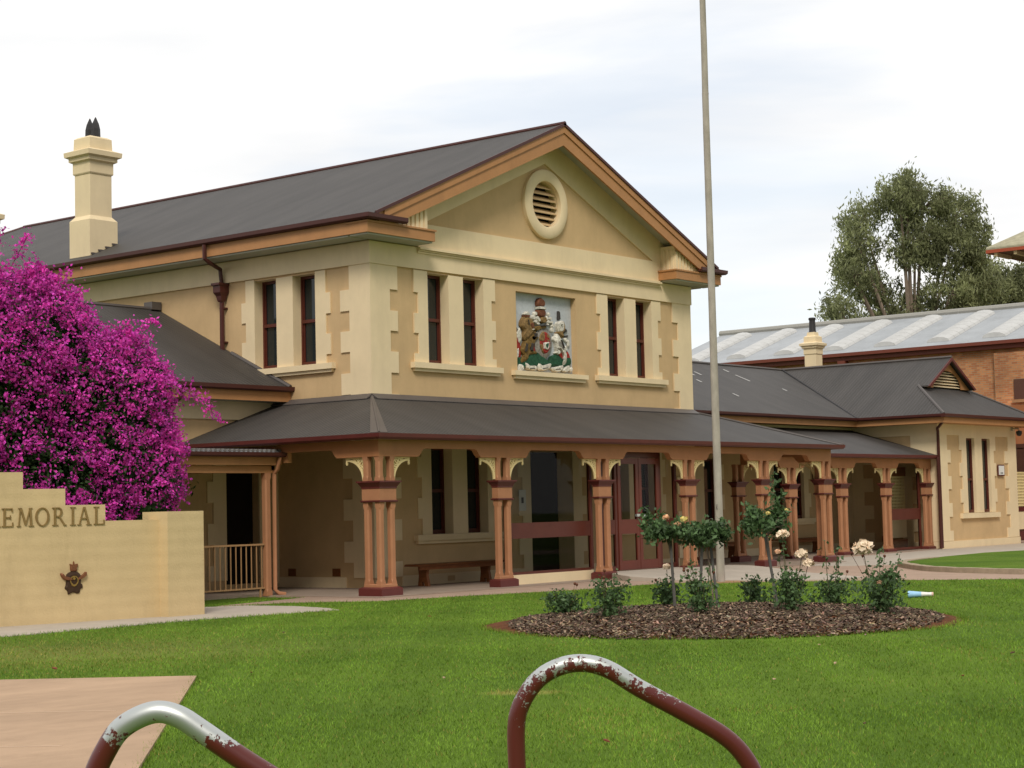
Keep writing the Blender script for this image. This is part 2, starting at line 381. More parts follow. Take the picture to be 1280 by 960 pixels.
def inpoly(x, y, poly):
    x = np.asarray(x); y = np.asarray(y); c = np.zeros(x.shape, bool); n = len(poly); j = n - 1
    for i in range(n):
        xi, yi = poly[i]; xj, yj = poly[j]
        c ^= ((yi > y) != (yj > y)) & (x < (xj - xi) * (y - yi) / (yj - yi + 1e-12) + xi); j = i
    return c

# ================================================================= SETTING
P_PATH = [(-20, -5.9), (-12.96, -4.82), (-8.91, -4.62), (-7.46, -4.82), (-6.26, -5.05), (-5.9, -4.45), (-5.6, -3.3), (-5.68, -2.12), (-6.3, -1.7), (-11.16, -2.1), (-20, -1.6)]
P_PAVE = [(-6.2, -1.9), (-5.2, -2.0), (-4.69, -2.1), (-4.2, -2.8), (-3.67, -3.67), (-2.11, -4.0), (-.78, -4.42), (.56, -4.87), (2.25, -4.98), (3.7, -5.2), (4.1, -5.85), (4.05, -6.6),
          (4.5, -7.1), (5.27, -8.75), (5.56, -9.61), (6.38, -11.94), (10, -22), (40, -22), (40, 3), (-3.1, 3), (-3.1, -1.0), (-6, -1.6)]
P_GREY1 = [(5.1, -2.45), (8.2, -2.45), (9.9, -2.9), (10.11, -3.4), (9.4, -4.9), (6.68, -8.2), (5.6, -8.5), (4.75, -6.4), (4.4, -4.9), (4.3, -3.6)]
P_GREY2 = [(12.9, -3.2), (12.6, -4.4), (13.8, -5.57), (17.15, -5.08), (20.27, -4.83), (22.24, -5.19), (38, -4.2), (38, -.5), (27, -.5), (20, -.95), (15.6, -1.2)]
P_ISLE = [(13.8, -5.62), (17.15, -5.12), (20.27, -4.87), (22.24, -5.22), (30, -5.0), (30, -16), (10.5, -16), (8.3, -11.8), (8.55, -10.9), (9.23, -9.23), (10.02, -8.07), (11.5, -6.9), (12.6, -6.1)]
P_SLAB = [(-17.42, -10.82), (-16.09, -12.61), (-21.6, -18.25), (-27.5, -22.9), (-31, -19), (-24, -11)]
BC = np.array([-8.3, -12.55])
def bed_outline():
    pts = []
    d = np.array([.777, .625]); cen = np.array([-28.55, -26.88]) + np.array([0, 0])
    yaw = 0.677229 - math.atan((895 - 640) / 2249.78)
    c = np.array([-28.5475, -26.8756]) + 25.6 * np.array([math.cos(yaw), math.sin(yaw)])
    for i in range(56):
        a = 2 * PI * i / 56
        r = 3.15 + .05 * math.sin(3 * a + 1) + .04 * math.sin(7 * a)
        side = abs(math.sin(a - yaw))
        r += .20 * side ** 8
        pts.append((c[0] + r * math.cos(a), c[1] + r * math.sin(a)))
    return c, pts
BEDC, P_BED = bed_outline()

def build_ground():
    m = MB(); m.quad((-400, -400, 0), (500, -400, 0), (500, 500, 0), (-400, 500, 0)); struct(m.build('ground', LAWN))
    struct(MB().xy(P_PATH, -.05, .012).build('footpath', CONCG))
    struct(MB().xy(P_PAVE, -.05, .008).build('paving', CONC))
    struct(MB().xy(P_GREY2, -.05, .016).build('concrete_path', CONCG))
    # ramp rising to the glass doors
    A = []; n = len(P_GREY1)
    def h(x, y): return .018 + max(0, min(1, (y + 5.3) / 2.7)) * .15
    top = [(x, y, h(x, y)) for x, y in P_GREY1]
    m = MB(); cx, cy = 6.9, -5.3
    grid = []
    # fan in strips along y so the slope bends smoothly
    ys = [-8.6 + .41 * i for i in range(16)]
    for a, b in zip(ys[:-1], ys[1:]):
        def span(y):
            xs = []
            for i in range(n):
                (x0, y0), (x1, y1) = P_GREY1[i], P_GREY1[(i + 1) % n]
                if (y0 - y) * (y1 - y) < 0: xs.append(x0 + (x1 - x0) * (y - y0) / (y1 - y0))
            return (min(xs), max(xs)) if len(xs) > 1 else None
        s0, s1 = span(a + 1e-3), span(b - 1e-3)
        if s0 and s1:
            m.prism([(s0[0], a, -.04), (s0[1], a, -.04), (s1[1], b, -.04), (s1[0], b, -.04)],
                    [(s0[0], a, h(0, a)), (s0[1], a, h(0, a)), (s1[1], b, h(0, b)), (s1[0], b, h(0, b))])
    struct(m.build('ramp', CONCG))
    m = MB(); m.xy([(-3.0, -2.95), (12.66, -2.95), (15.6, -2.95), (15.6, -.35), (26.8, -.35), (26.8, 2.8), (12.66, 2.8), (12.66, 0), (0, 0), (0, 3.0), (-3.0, 3.0)], -.05, .03)
    struct(m.build('verandah_floor', FLOORM))
    # raised lawn behind a stone kerb
    struct(MB().xy(P_ISLE, -.05, .10).build('raised_lawn', LAWN))
    kp = [P_ISLE[i] for i in (6, 7, 8, 9, 10, 11, 12, 0, 1)]
    m = MB()
    c = np.array([16, -10.])
    pts = []
    for i in range(len(kp) - 1):
        for t in np.linspace(0, 1, 5)[:-1]: pts.append(np.array(kp[i]) * (1 - t) + np.array(kp[i + 1]) * t)
    pts = np.array(pts)
    for _ in range(3):
        q = pts.copy(); q[1:-1] = (pts[:-2] + 2 * pts[1:-1] + pts[2:]) / 4; pts = q
    d = np.gradient(pts, axis=0); nn = np.stack([d[:, 1], -d[:, 0]], 1); nn /= np.linalg.norm(nn, axis=1)[:, None]
    s = np.sign(((pts - c) * nn).sum(1)); nn *= s[:, None]
    inner = pts - nn * .10; outer = pts + nn * .14
    for i in range(len(pts) - 1):
        t = .12 if i % 3 else .115
        m.prism([(*inner[i], -.03), (*inner[i + 1], -.03), (*outer[i + 1], -.03), (*outer[i], -.03)], [(*inner[i], t), (*inner[i + 1], t), (*outer[i + 1], t), (*outer[i], t)])
    struct(m.build('kerb', STONE))
    # foreground slab with edge and joints
    m = MB(); m.xy(P_SLAB, -.05, .03); struct(m.build('concrete_slab', mat('sandy_slab', (.45, .31, .205), .9, .15, .16, .55, .3, 60, dirt=.25, stretch=(1, 2, 1))))
    a = np.array([-19.3, -13.73]); b = np.array([-18.62, -14.62]); d = (b - a) / np.linalg.norm(b - a); nrm = np.array([-d[1], d[0]])
    m = MB()
    for off, w in ((0, .012), (2.3, .012)):
        base = a - nrm * off
        p0 = base - d * 7; p1 = base + d * (1.02 if off == 0 else 1.2)
        m.xy([tuple(p0), tuple(p1), tuple(p1 + nrm * w), tuple(p0 + nrm * w)], .031, .034)
    struct(m.build('slab_joint', mat('joint_filler', (.62, .47, .34), .9)))
    # low soil and mulch mound of the rose bed
    m = MB(); rings = []
    for t, h in ((1.0, .004), (.93, .05), (.8, .10), (.55, .15), (.25, .19), (.04, .2)):
        rings.append([(BEDC[0] + (x - BEDC[0]) * t, BEDC[1] + (y - BEDC[1]) * t, h) for x, y in P_BED])
    m.rings(rings); struct(m.build('garden_bed', SOIL, smooth=True))
build_ground()

def bed_h(x, y):
    t = np.hypot(x - BEDC[0], y - BEDC[1]) / 3.2
    return np.interp(t, [0, .25, .55, .8, .93, 1, 1.2], [.2, .19, .15, .10, .05, .004, 0])

def build_mulch():
    n = 27000
    r = 3.0 * np.sqrt(rng.uniform(0, 1, n)); a = rng.uniform(0, 2 * PI, n); r *= 1 + .075 * (1 - np.abs(np.sin(a - (0.677229 - math.atan(255 / 2249.78)))) ** 6) * (r > 2) + np.where(rng.uniform(0, 1, n) < .03, rng.uniform(0, .09, n), 0)
    x = BEDC[0] + r * np.cos(a); y = BEDC[1] + r * np.sin(a); z = bed_h(x, y) + rng.uniform(.0, .035, n)
    L = rng.uniform(.012, .045, n) ; W = rng.uniform(.005, .014, n); th = rng.uniform(0, 2 * PI, n); ti = rng.normal(0, .35, n)
    d = np.stack([np.cos(th) * np.cos(ti), np.sin(th) * np.cos(ti), np.sin(ti)], 1); s = np.stack([-np.sin(th), np.cos(th), rng.normal(0, .3, n)], 1)
    P = np.stack([x, y, z], 1); V = np.empty((n, 5, 3)); up = np.array([0, 0, .010])
    V[:, 0] = P - d * L[:, None] - s * W[:, None]; V[:, 1] = P + d * L[:, None] - s * W[:, None]
    V[:, 2] = P + d * L[:, None] + s * W[:, None]; V[:, 3] = P - d * L[:, None] + s * W[:, None]; V[:, 4] = P + up
    F = np.array([[0, 1, 4], [1, 2, 4], [2, 3, 4], [3, 0, 4]])[None] + (np.arange(n) * 5)[:, None, None]
    v = rng.choice([.35, .6, .9, 1.3, 2.1, 3.0], n, p=[.22, .24, .24, .16, .09, .05])[:, None] * np.array([1, 1, 1]) * (1 + rng.normal(0, .08, (n, 3)))
    o = raw('bark_mulch', V.reshape(-1, 3), F.reshape(-1, 3), CHIPS, tint=np.repeat(np.clip(v, .2, 3.4), 4, axis=0))
    tag(o, 'brown bark chip mulch covering the round rose bed', 'mulch', kind='stuff')
build_mulch()

def build_grass():
    reg = [(-22.5, -16), (-19.5, -24.0), (-14, -24.5), (8.5, -14), (6.2, -11), (3.5, -5), (-2, -3.3), (-3.0, -.5), (-6, -.9), (-13.5, -4.6), (-22, -6)]
    cam = np.array([-28.55, -26.88]); out = []
    for dens, r0, r1 in ((1900, 7, 15), (1000, 15, 22), (480, 22, 41)):
        n = int(dens * 30 * 30)
        # sample in the ring sector
        r = np.sqrt(rng.uniform(r0 ** 2, r1 ** 2, n)); th = rng.uniform(R(17), R(58), n)
        keep = rng.uniform(0, 1, n) < (.5 * (r1 ** 2 - r0 ** 2) * R(41)) / 900
        r = r[keep]; th = th[keep]
        x = cam[0] + r * np.cos(th); y = cam[1] + r * np.sin(th)
        k = inpoly(x, y, reg) & ~inpoly(x, y, P_SLAB) & ~inpoly(x, y, P_PATH) & ~inpoly(x, y, P_PAVE) & ~inpoly(x, y, P_BED)
        out.append(np.stack([x[k], y[k]], 1))
    P = np.concatenate(out); n = len(P)
    # longer tufts along the edges of slab, bed and path
    def edge(poly, m, w, o):
        poly = np.array(poly); q = np.roll(poly, -1, axis=0); l = np.linalg.norm(q - poly, axis=1); i = rng.choice(len(poly), m, p=l / l.sum())
        t = rng.uniform(0, 1, (m, 1)); p = poly[i] * (1 - t) + q[i] * t; return p + rng.normal(0, w, (m, 2))
    E = np.concatenate([edge(P_BED, 5000, .05, 0), edge(P_SLAB, 6000, .03, 0), edge(P_PATH, 5000, .03, 0), edge(P_PAVE, 4000, .04, 0), edge([(-3.0, .7), (-6, .7), (-6, .9), (-3.0, .9)], 1200, .15, 0)])
    h = rng.uniform(.014, .034, n); h2 = rng.uniform(.02, .055, len(E)); H = np.concatenate([h, h2]); P = np.concatenate([P, E]); n = len(P)
    th = rng.uniform(0, 2 * PI, n); w = rng.uniform(.0018, .0036, n) * np.interp(np.hypot(P[:, 0] - cam[0], P[:, 1] - cam[1]), [8, 35], [1, 2.2]); ln = rng.normal(0, .45, (n, 2)) * H[:, None]
    V = np.empty((n, 3, 3)); s = np.stack([np.cos(th), np.sin(th)], 1) * w[:, None]
    V[:, 0, :2] = P - s; V[:, 1, :2] = P + s; V[:, 0, 2] = V[:, 1, 2] = 0; V[:, 2, :2] = P + ln; V[:, 2, 2] = H
    t = rng.uniform(.78, 1.22, (n, 1)) * np.array([[1, 1, 1]]); dry = rng.uniform(0, 1, n)
    # dry patch areas
    pn = np.sin(P[:, 0] * .9 + 1.3) * np.sin(P[:, 1] * 1.1 + .4) + .6 * np.sin(P[:, 0] * 2.7) * np.sin(P[:, 1] * 2.3 + 2)
    t *= (1 + .10 * np.sign(np.sin((P[:, 0] * .62 - P[:, 1] * .78) * 5.2)) + .10 * pn)[:, None]
    dd = dry < np.where(pn > .75, .16, .035)
    lf = np.exp(-(((P[:, 0] + 14.8) * .30) ** 2 + ((P[:, 1] + 7.9) * .34) ** 2)); dd |= dry < lf * .5
    yp = np.hypot((P[:, 0] + 15.75), (P[:, 1] + 16.63)) < .33
    dd |= yp & (dry < .7)
    t[dd] = np.array([1.9, 1.0, 2.2]) * rng.uniform(.7, 1.2, (dd.sum(), 1))
    o = raw('grass', V.reshape(-1, 3), np.arange(3 * n).reshape(n, 3), BLADE, tint=t)
    tag(o, 'short green mown grass of the lawn', 'grass', kind='stuff')
build_grass()

# ================================================================= COURTHOUSE
class Fr:
    """wall frame: u along the wall, d into the wall, z up"""
    def __init__(s, kind, off): s.k = kind; s.o = off
    def p(s, u, d, z): return (u, s.o + d, z) if s.k == 'x' else (s.o + d, u, z)
    def box(s, m, u0, u1, d0, d1, z0, z1):
        a = s.p(u0, d0, z0); b = s.p(u1, d1, z1); m.box(a[0], b[0], a[1], b[1], z0, z1)
    def wall(s, m, u0, u1, z0, z1, holes, depth=.35):
        us = sorted(set([u0, u1] + [h[0] for h in holes] + [h[1] for h in holes])); zs = sorted(set([z0, z1] + [h[2] for h in holes] + [h[3] for h in holes]))
        for a, b in zip(us[:-1], us[1:]):
            for c, d in zip(zs[:-1], zs[1:]):
                um, zm = (a + b) / 2, (c + d) / 2
                if any(h[0] < um < h[1] and h[2] < zm < h[3] for h in holes): continue
                m.quad(s.p(a, 0, c), s.p(b, 0, c), s.p(b, 0, d), s.p(a, 0, d))
        for h in holes:
            a, b, c, d = h[:4]; e = h[4] if len(h) > 4 else depth
            m.quad(s.p(a, 0, c), s.p(a, e, c), s.p(a, e, d), s.p(a, 0, d)); m.quad(s.p(b, 0, c), s.p(b, e, c), s.p(b, e, d), s.p(b, 0, d))
            m.quad(s.p(a, 0, c), s.p(b, 0, c), s.p(b, e, c), s.p(a, e, c)); m.quad(s.p(a, 0, d), s.p(b, 0, d), s.p(b, e, d), s.p(a, e, d))

W = 12.66
CH = thing('courthouse', 'cream and tan single and two storey courthouse with maroon trim, gabled front and pillared verandah', 'building', (0, 0, 0))
FRONT = Fr('x', 0.0); SIDE = Fr('y', 0.0); V2W = Fr('x', 2.8); WF = Fr('x', -.4); WS = Fr('y', 26.8); AN = Fr('x', 3.0)

def window(fr, u0, u1, z0, z1, d=.24, mid=.5, label=None):
    """one double-hung sash: frame part with two panes"""
    m = MB(); b = .055
    fr.box(m, u0 + .005, u0 + b, d - .02, d + .08, z0, z1); fr.box(m, u1 - b, u1 - .005, d - .02, d + .08, z0, z1)
    fr.box(m, u0 + b, u1 - b, d - .02, d + .08, z0 + .005, z0 + .10); fr.box(m, u0 + b, u1 - b, d - .02, d + .08, z1 - .07, z1 - .005)
    zm = z0 + (z1 - z0) * mid
    fr.box(m, u0 + b, u1 - b, d - .03, d + .05, zm - .045, zm + .03)
    # inner sash stiles
    fr.box(m, u0 + b, u0 + b + .035, d + .005, d + .06, z0 + .1, z1 - .07); fr.box(m, u1 - b - .035, u1 - b, d + .005, d + .06, z0 + .1, z1 - .07)
    o = m.build('window', REDWOOD, CH, label=label)
    for a, c in ((z0 + .1, zm - .045), (zm + .03, z1 - .07)):
        g = MB(); fr.box(g, u0 + b + .036, u1 - b - .036, d + .03, d + .04, a, c); g.build('pane', GLASS, o)
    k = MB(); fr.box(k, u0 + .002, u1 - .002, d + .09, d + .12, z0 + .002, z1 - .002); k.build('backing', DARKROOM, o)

ZT = [7.11, 6.58, 6.11, 5.66, 5.20, 4.73, 4.26, 3.80, 3.34, 2.88, 2.42, 1.96, 1.50, 1.04, .58, .25]
def quoin(fr, u_edge, sgn, narrow, wide, phase, zt=ZT, label=None, corner=True, name='quoin', pj=.035):
    m = MB(); a = u_edge; b = u_edge + sgn * narrow
    fr.box(m, min(a, b), max(a, b), -pj, 0.001, zt[-1], zt[0])
    for i in range(len(zt) - 1):
        if i % 2 == phase:
            c = u_edge + sgn * wide; fr.box(m, min(b, c), max(b, c), -pj, 0.001, zt[i + 1], zt[i])
    return m.build(name, CREAM, CH)
def jamb(m, fr, inner, outer_n, outer_w, zlist, phase, pj=.035):
    fr.box(m, min(inner, outer_n), max(inner, outer_n), -pj, .001, zlist[-1], zlist[0])
    for i in range(len(zlist) - 1):
        if i % 2 == phase: fr.box(m, min(outer_n, outer_w), max(outer_n, outer_w), -pj, .001, zlist[i + 1], zlist[i])
def window_pair(fr, o, ws, zb, zt, zl, phase, sgn=1, sill=True, md=.5, jn=.32, jw=.46, dp=.24):
    """o = list of the two openings (a,b),(c,d)"""
    (a, b), (c, d) = ws
    m = MB(); jamb(m, fr, a, a - jn, a - jw, zl, phase); jamb(m, fr, d, d + jn * .92, d + jw * .95, zl, phase)
    fr.box(m, b, c, -.035, .001, zb, zt)
    m.build('window_surround', CREAM, CH)
    s = MB(); fr.box(s, a - jw - .12, d + jw + .12, -.13, .001, zb - .13, zb); fr.box(s, a - jw - .06, d + jw + .06, -.08, .001, zb - .20, zb - .13)
    s.build('sill', CREAM, CH)
    window(fr, a, b, zb, zt, dp, mid=md); window(fr, c, d, zb, zt, dp, mid=md)

def zrange(top, bot): return [top] + [z for z in ZT if bot + .05 < z < top - .05] + [bot]

def reveal(fr, a, b, z0, z1, d=.23):
    m = MB(); q = lambda u, v, z: fr.p(u, v, z); e = .004
    ring = lambda v, k: [q(a + k, v, z0 + k), q(b - k, v, z0 + k), q(b - k, v, z1 - k), q(a + k, v, z1 - k)]
    n = 4; R0 = ring(-.036, .001); R1 = ring(d, .001); R2 = ring(d, e); R3 = ring(-.036, e); vs = R0 + R1 + R2 + R3
    m.add(vs, [(k * n + i, k * n + (i + 1) % n, ((k + 1) % 4) * n + (i + 1) % n, ((k + 1) % 4) * n + i) for k in range(4) for i in range(n)])
    m.build('window_reveal', CREAM, CH)
def build_main_block():
    up = [(1.86, 2.59), (3.10, 3.84)]; upr = [(W - d, W - c) for c, d in up][::-1]
    holes = [(a, b, 5.0, 7.06) for a, b in up + upr] + [(5.10, 7.50, 4.97, 6.90, .17)]
    low = [(a, b, 1.14, 3.15) for a, b in up + upr] + [(5.46, 7.15, .05, 3.05, .6)]
    m = MB(); FRONT.wall(m, 0, W, 0, 7.64, holes + low); m.build('front_wall', TAN, CH)
    m = MB(); sh = [(1.65, 2.37, 5.0, 7.06), (2.90, 3.63, 5.0, 7.06)]
    SIDE.wall(m, 0, 24, 0, 7.64, sh); m.build('side_wall', TAN, CH)
    m = MB(); m.quad((W, 0, 0), (W, 24, 0), (W, 24, 8.0), (W, 0, 8.0)); m.quad((0, 24, 0), (W, 24, 0), (W, 24, 8), (0, 24, 8)); m.build('back_wall', TAN, CH)
    # reveals are painted cream: thin liners inside each opening
    for a, b in up + upr:
        for z0, z1 in ((5.0, 7.06), (1.14, 3.1)): reveal(FRONT, a, b, z0, z1)
    for a, b, z0, z1 in sh: reveal(SIDE, a, b, z0, z1)
    reveal(FRONT, 5.46, 7.15, .05, 3.05, .44)
    zl = zrange(7.09, 5.0); zlo = zrange(3.15, 1.14)
    window_pair(FRONT, None, up, 5.0, 7.06, zl, 0); window_pair(FRONT, None, upr, 5.0, 7.06, zl, 0)
    window_pair(FRONT, None, up, 1.14, 3.12, zlo, 1); window_pair(FRONT, None, upr, 1.14, 3.12, zlo, 1)
    window_pair(SIDE, None, [(1.65, 2.37), (2.90, 3.63)], 5.0, 7.06, zl, 1)
    quoin(FRONT, -.035, 1, .64, .89, 0); quoin(FRONT, W + .035, -1, .64, .89, 0)
    quoin(SIDE, 0, 1, .60, .88, 1)
    # entrance surround, door
    m = MB(); zl2 = zrange(3.1, .1); jamb(m, FRONT, 5.46, 5.14, 4.98, zl2, 1); jamb(m, FRONT, 7.15, 7.52, 7.68, zl2, 1); m.build('door_surround', CREAM, CH)
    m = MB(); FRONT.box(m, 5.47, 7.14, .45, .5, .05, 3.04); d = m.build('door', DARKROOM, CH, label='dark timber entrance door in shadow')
    k = MB(); k.tube([(6.9, .38, 1.05), (6.9, .44, 1.05)], .02); k.build('handle', BRONZE, d)
    # plinth course
    for fr_, a, b in ((FRONT, .86, 5.0), (FRONT, 7.66, W - .86), (SIDE, .86, 3.0)):
        m = MB(); fr_.box(m, a, b, -.03, .001, .03, .26); m.build('plinth', CREAM, CH)
    # wall vents by the floor
    for u in (1.16, 2.55):
        m = MB(); SIDE.box(m, u - .12, u + .12, -.012, .001, .28, .45)
        for k in range(4): SIDE.box(m, u - .10, u + .10, -.02, -.012, .30 + k * .038, .315 + k * .038)
        m.build('wall_vent', WOOD, CH)
    m = MB(); FRONT.box(m, 2.35, 2.6, -.035, -.028, .08, .2); m.build('wall_vent', TAN, CH)
    # frieze wrapping round
    m = MB(); m.box(-.06, W + .06, -.06, 0, 7.11, 7.60); m.box(-.06, 0, 0, 24, 7.11, 7.60); m.build('frieze', CREAM, CH)
    m = MB()
    for pj, z0, z1 in ((.09, 7.47, 7.51), (.12, 7.515, 7.545), (.17, 7.55, 7.60), (.11, 7.605, 7.64)):
        m.box(1.5, W - 1.5, -pj, .002, z0, z1)
    m.build('cornice', CREAM, CH)
    # gable wall with a round opening
    cx, cz, r = 6.30, 9.14, .56
    def roofz(x): return 8.02 + .4325 * (min(x, W - x) + .7)
    tri = [(0, 7.64), (W, 7.64), (W, roofz(W) - .06), (W / 2, roofz(W / 2) - .06), (0, roofz(0) - .06)]
    def hit(ang):
        dx, dz = math.cos(ang), math.sin(ang); best = None
        for i in range(5):
            (x0, z0), (x1, z1) = tri[i], tri[(i + 1) % 5]
            den = dx * (z1 - z0) - dz * (x1 - x0)
            if abs(den) < 1e-9: continue
            t = ((x0 - cx) * (z1 - z0) - (z0 - cz) * (x1 - x0)) / den; q = ((x0 - cx) * dz - (z0 - cz) * dx) / den
            if t > 0 and -1e-6 <= q <= 1 + 1e-6 and (best is None or t < best): best = t
        return (cx + dx * best, cz + dz * best)
    angs = sorted([2 * PI * i / 48 for i in range(48)] + [math.atan2(z - cz, x - cx) % (2 * PI) for x, z in tri])
    m = MB()
    for i in range(len(angs)):
        a, b = angs[i], angs[(i + 1) % len(angs)]
        p = hit(a); q = hit(b)
        m.quad((cx + r * math.cos(a), 0, cz + r * math.sin(a)), (p[0], 0, p[1]), (q[0], 0, q[1]), (cx + r * math.cos(b), 0, cz + r * math.sin(b)))
    m.build('gable_wall', TAN, CH)
    m = MB(); n = 48; r1, r2 = .57, .86
    prof = [(r1, .22), (r1, -.10), (r1 + .04, -.12), (r2 - .05, -.12), (r2, -.085), (r2, .002)]
    vs = [(cx + rr * math.cos(2 * PI * i / n), y, cz + rr * 1.0 * math.sin(2 * PI * i / n)) for rr, y in prof for i in range(n)]
    m.add(vs, [(k * n + i, k * n + (i + 1) % n, (k + 1) * n + (i + 1) % n, (k + 1) * n + i) for k in range(len(prof) - 1) for i in range(n)])
    oc = m.build('round_vent', CREAM, CH, smooth=True)
    m = MB()
    for k in range(7):
        z = cz - .46 + k * .152; hw = math.sqrt(max(0, .56 ** 2 - (z - cz) ** 2)) - .005
        m.prism([(cx - hw, .02, z - .055), (cx + hw, .02, z - .055), (cx + hw, .02, z - .03), (cx - hw, .02, z - .03)], [(cx - hw, .16, z + .05), (cx + hw, .16, z + .05), (cx + hw, .16, z + .075), (cx - hw, .16, z + .075)])
    m.build('louvre', TERRA if False else TAN, oc)
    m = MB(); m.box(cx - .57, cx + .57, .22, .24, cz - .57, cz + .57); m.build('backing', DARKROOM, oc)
    # pediment base band and raking bands
    m = MB(); m.box(1.36, W - 1.36, -.045, .002, 7.645, 8.16)
    for sgn in (1, -1):
        X = lambda x: x if sgn > 0 else W - x
        zb = lambda x: 10.16 - .4325 * (6.33 - x); zt = lambda x: roofz(x) - .30 + .22
        poly = [(X(1.1), 8.161), (X(1.72), 8.161), (X(6.33), zb(6.33)), (X(6.33), zt(6.33)), (X(1.1), zt(1.1))]
        m.xz(poly, -.045, .001 if sgn > 0 else .0015)
    m.build('pediment_moulding', CREAM, CH)
    # barge boards, gable soffit
    for sgn in (1, -1):
        X = lambda x: x if sgn > 0 else W - x
        t = lambda x, o: roofz(x) - o
        m = MB(); m.xz([(X(-.35), t(-.35, .055)), (X(6.33), t(6.33, .055)), (X(6.33), t(6.33, .53)), (X(.13), 7.905), (X(-.35), 7.905)], -.64, -.59)
        m.xz([(X(-.2), t(-.2, .056)), (X(6.33), t(6.33, .056)), (X(6.33), t(6.33, .22)), (X(-.2), t(-.2, .22))], -.67, -.64)
        m.build('barge_board', ORANGE, CH)
        m = MB(); m.prism([(X(.1), -.585, t(.1, .20)), (X(6.33), -.585, t(6.33, .20)), (X(6.33), -.047, t(6.33, .20)), (X(.1), -.047, t(.1, .20))],
                          [(X(.1), -.585, t(.1, .07)), (X(6.33), -.585, t(6.33, .07)), (X(6.33), -.047, t(6.33, .07)), (X(.1), -.047, t(.1, .07))])
        m.build('gable_soffit', SOFFIT, CH)
        # boxed eave return with fluted block
        m = MB(); m.box(X(-.70), X(1.49), -.62, -.003, 7.66, 7.88); m.box(X(-.72), X(1.52), -.645, -.002, 7.88, 7.92); m.build('eave_return', ORANGE, CH)
        m = MB(); m.box(X(-.66), X(1.44), -.58, -.062, 7.62, 7.659); m.build('return_soffit', SOFFIT, CH)
        m = MB(); m.xz([(X(-.1), 7.921), (X(1.36), 7.921), (X(1.36), t(1.36, .35)), (X(-.1), t(-.1, .12))], -.50, -.047)
        for k in range(9):
            x = .14 + k * .145; m.box(X(x - .045), X(x + .045), -.53, -.50, 7.925, min(t(x, .42), 8.4) if t(x, .42) > 7.95 else 7.96)
        for k in range(3):
            y = -.42 + k * .13; m.box(X(1.36), X(1.385), y - .035, y + .035, 7.925, t(1.36, .45))
        m.build('fluted_block', CREAM, CH)
        # side fascia and soffit
        m = MB(); m.box(X(-.70), X(-.665), -.0029, 24.6, 7.66, 7.93); m.build('fascia', ORANGE, CH)
        m = MB(); m.box(X(-.66), X(-.062), -.002, 24.6, 7.62, 7.655); m.build('soffit', SOFFIT, CH)
        m = MB(); prof = [(-.70, 7.935), (-.79, 7.935), (-.83, 7.97), (-.835, 8.055), (-.80, 8.055), (-.79, 8.0), (-.70, 8.0)]
        m.prism([(X(x), x + .055, z) for x, z in prof], [(X(x), 24.6, z) for x, z in prof])
        pf = [(-.645, 7.935), (-.73, 7.935), (-.77, 7.97), (-.775, 8.055), (-.74, 8.055), (-.73, 8.0), (-.645, 8.0)]
        m.prism([(X(y - .055), y, z) for y, z in pf], [(X(.45), y, z) for y, z in pf])
        m.build('gutter', DARKM, CH)
    # main roof: two slopes and a rear hip
    zr = 11.06; m = MB(); th = .05
    m.slab([(-.76, -.68, roofz(-.76)), (6.33, -.68, zr), (6.33, 21.1, zr), (-.76, 24.66, roofz(-.76))], th)
    m.slab([(W + .76, -.68, roofz(-.76)), (6.33, -.68, zr), (6.33, 21.1, zr), (W + .76, 24.66, roofz(-.76))], th)
    m.slab([(-.76, 24.66, roofz(-.76)), (6.33, 21.1, zr), (W + .76, 24.66, roofz(-.76))], th)
    m.build('main_roof', ROOFX, CH)
    m = MB(); m.tube([(6.33, -.70, zr + .005), (6.33, 21.1, zr + .005)], .06, 8)
    m.tube([(6.33, 21.1, zr), (-.76, 24.66, roofz(-.76))], .05, 6)
    for sgn in (1, -1):
        X = lambda x: x if sgn > 0 else W - x
        m.xz([(X(-.5), roofz(-.5) - .055), (X(6.33), roofz(6.33) - .055), (X(6.33), roofz(6.33) + .02), (X(-.5), roofz(-.5) + .02)], -.70, -.66)
    m.build('ridge_capping', DARKM, CH)
build_main_block()

PIPEU, PIPEDX = 4.48, -.16
def rain_head_pipe(fr, u, d, z_g, z_h, z_b, dx=.18):
    m = MB(); p = lambda a, b, c: fr.p(a, b, c)
    m.tube([p(u, d, z_g), p(u, d, z_g - .32), p(u - .02, d + .12, z_g - .40), p(u - dx, -.16, z_g - .50), p(u - dx, -.12, z_h + .1)], .05, 8)
    m.tube([p(u - dx, -.12, z_h - .3), p(u - dx, -.12, z_b)], .055, 8)
    for z in np.arange(z_b + .5, z_h - .4, .8): q = p(u - dx, 0, 0); m.box(q[0] - .13, q[0] + .0, q[1] - .075, q[1] + .075, z, z + .035)
    m.build('downpipe', DARKM, CH, smooth=True)
    k = MB(); c = p(u - dx, -.13, 0)
    k.sq([(.05, .05, z_h - .34), (.07, .07, z_h - .3), (.09, .09, z_h - .2), (.15, .12, z_h - .12), (.16, .12, z_h + .03), (.2, .14, z_h + .05), (.2, .14, z_h + .1)], c[0], c[1])
    k.build('rain_head', DARKM, CH)
rain_head_pipe(SIDE, PIPEU, -.78, 7.93, 7.0, 5.2, PIPEDX)

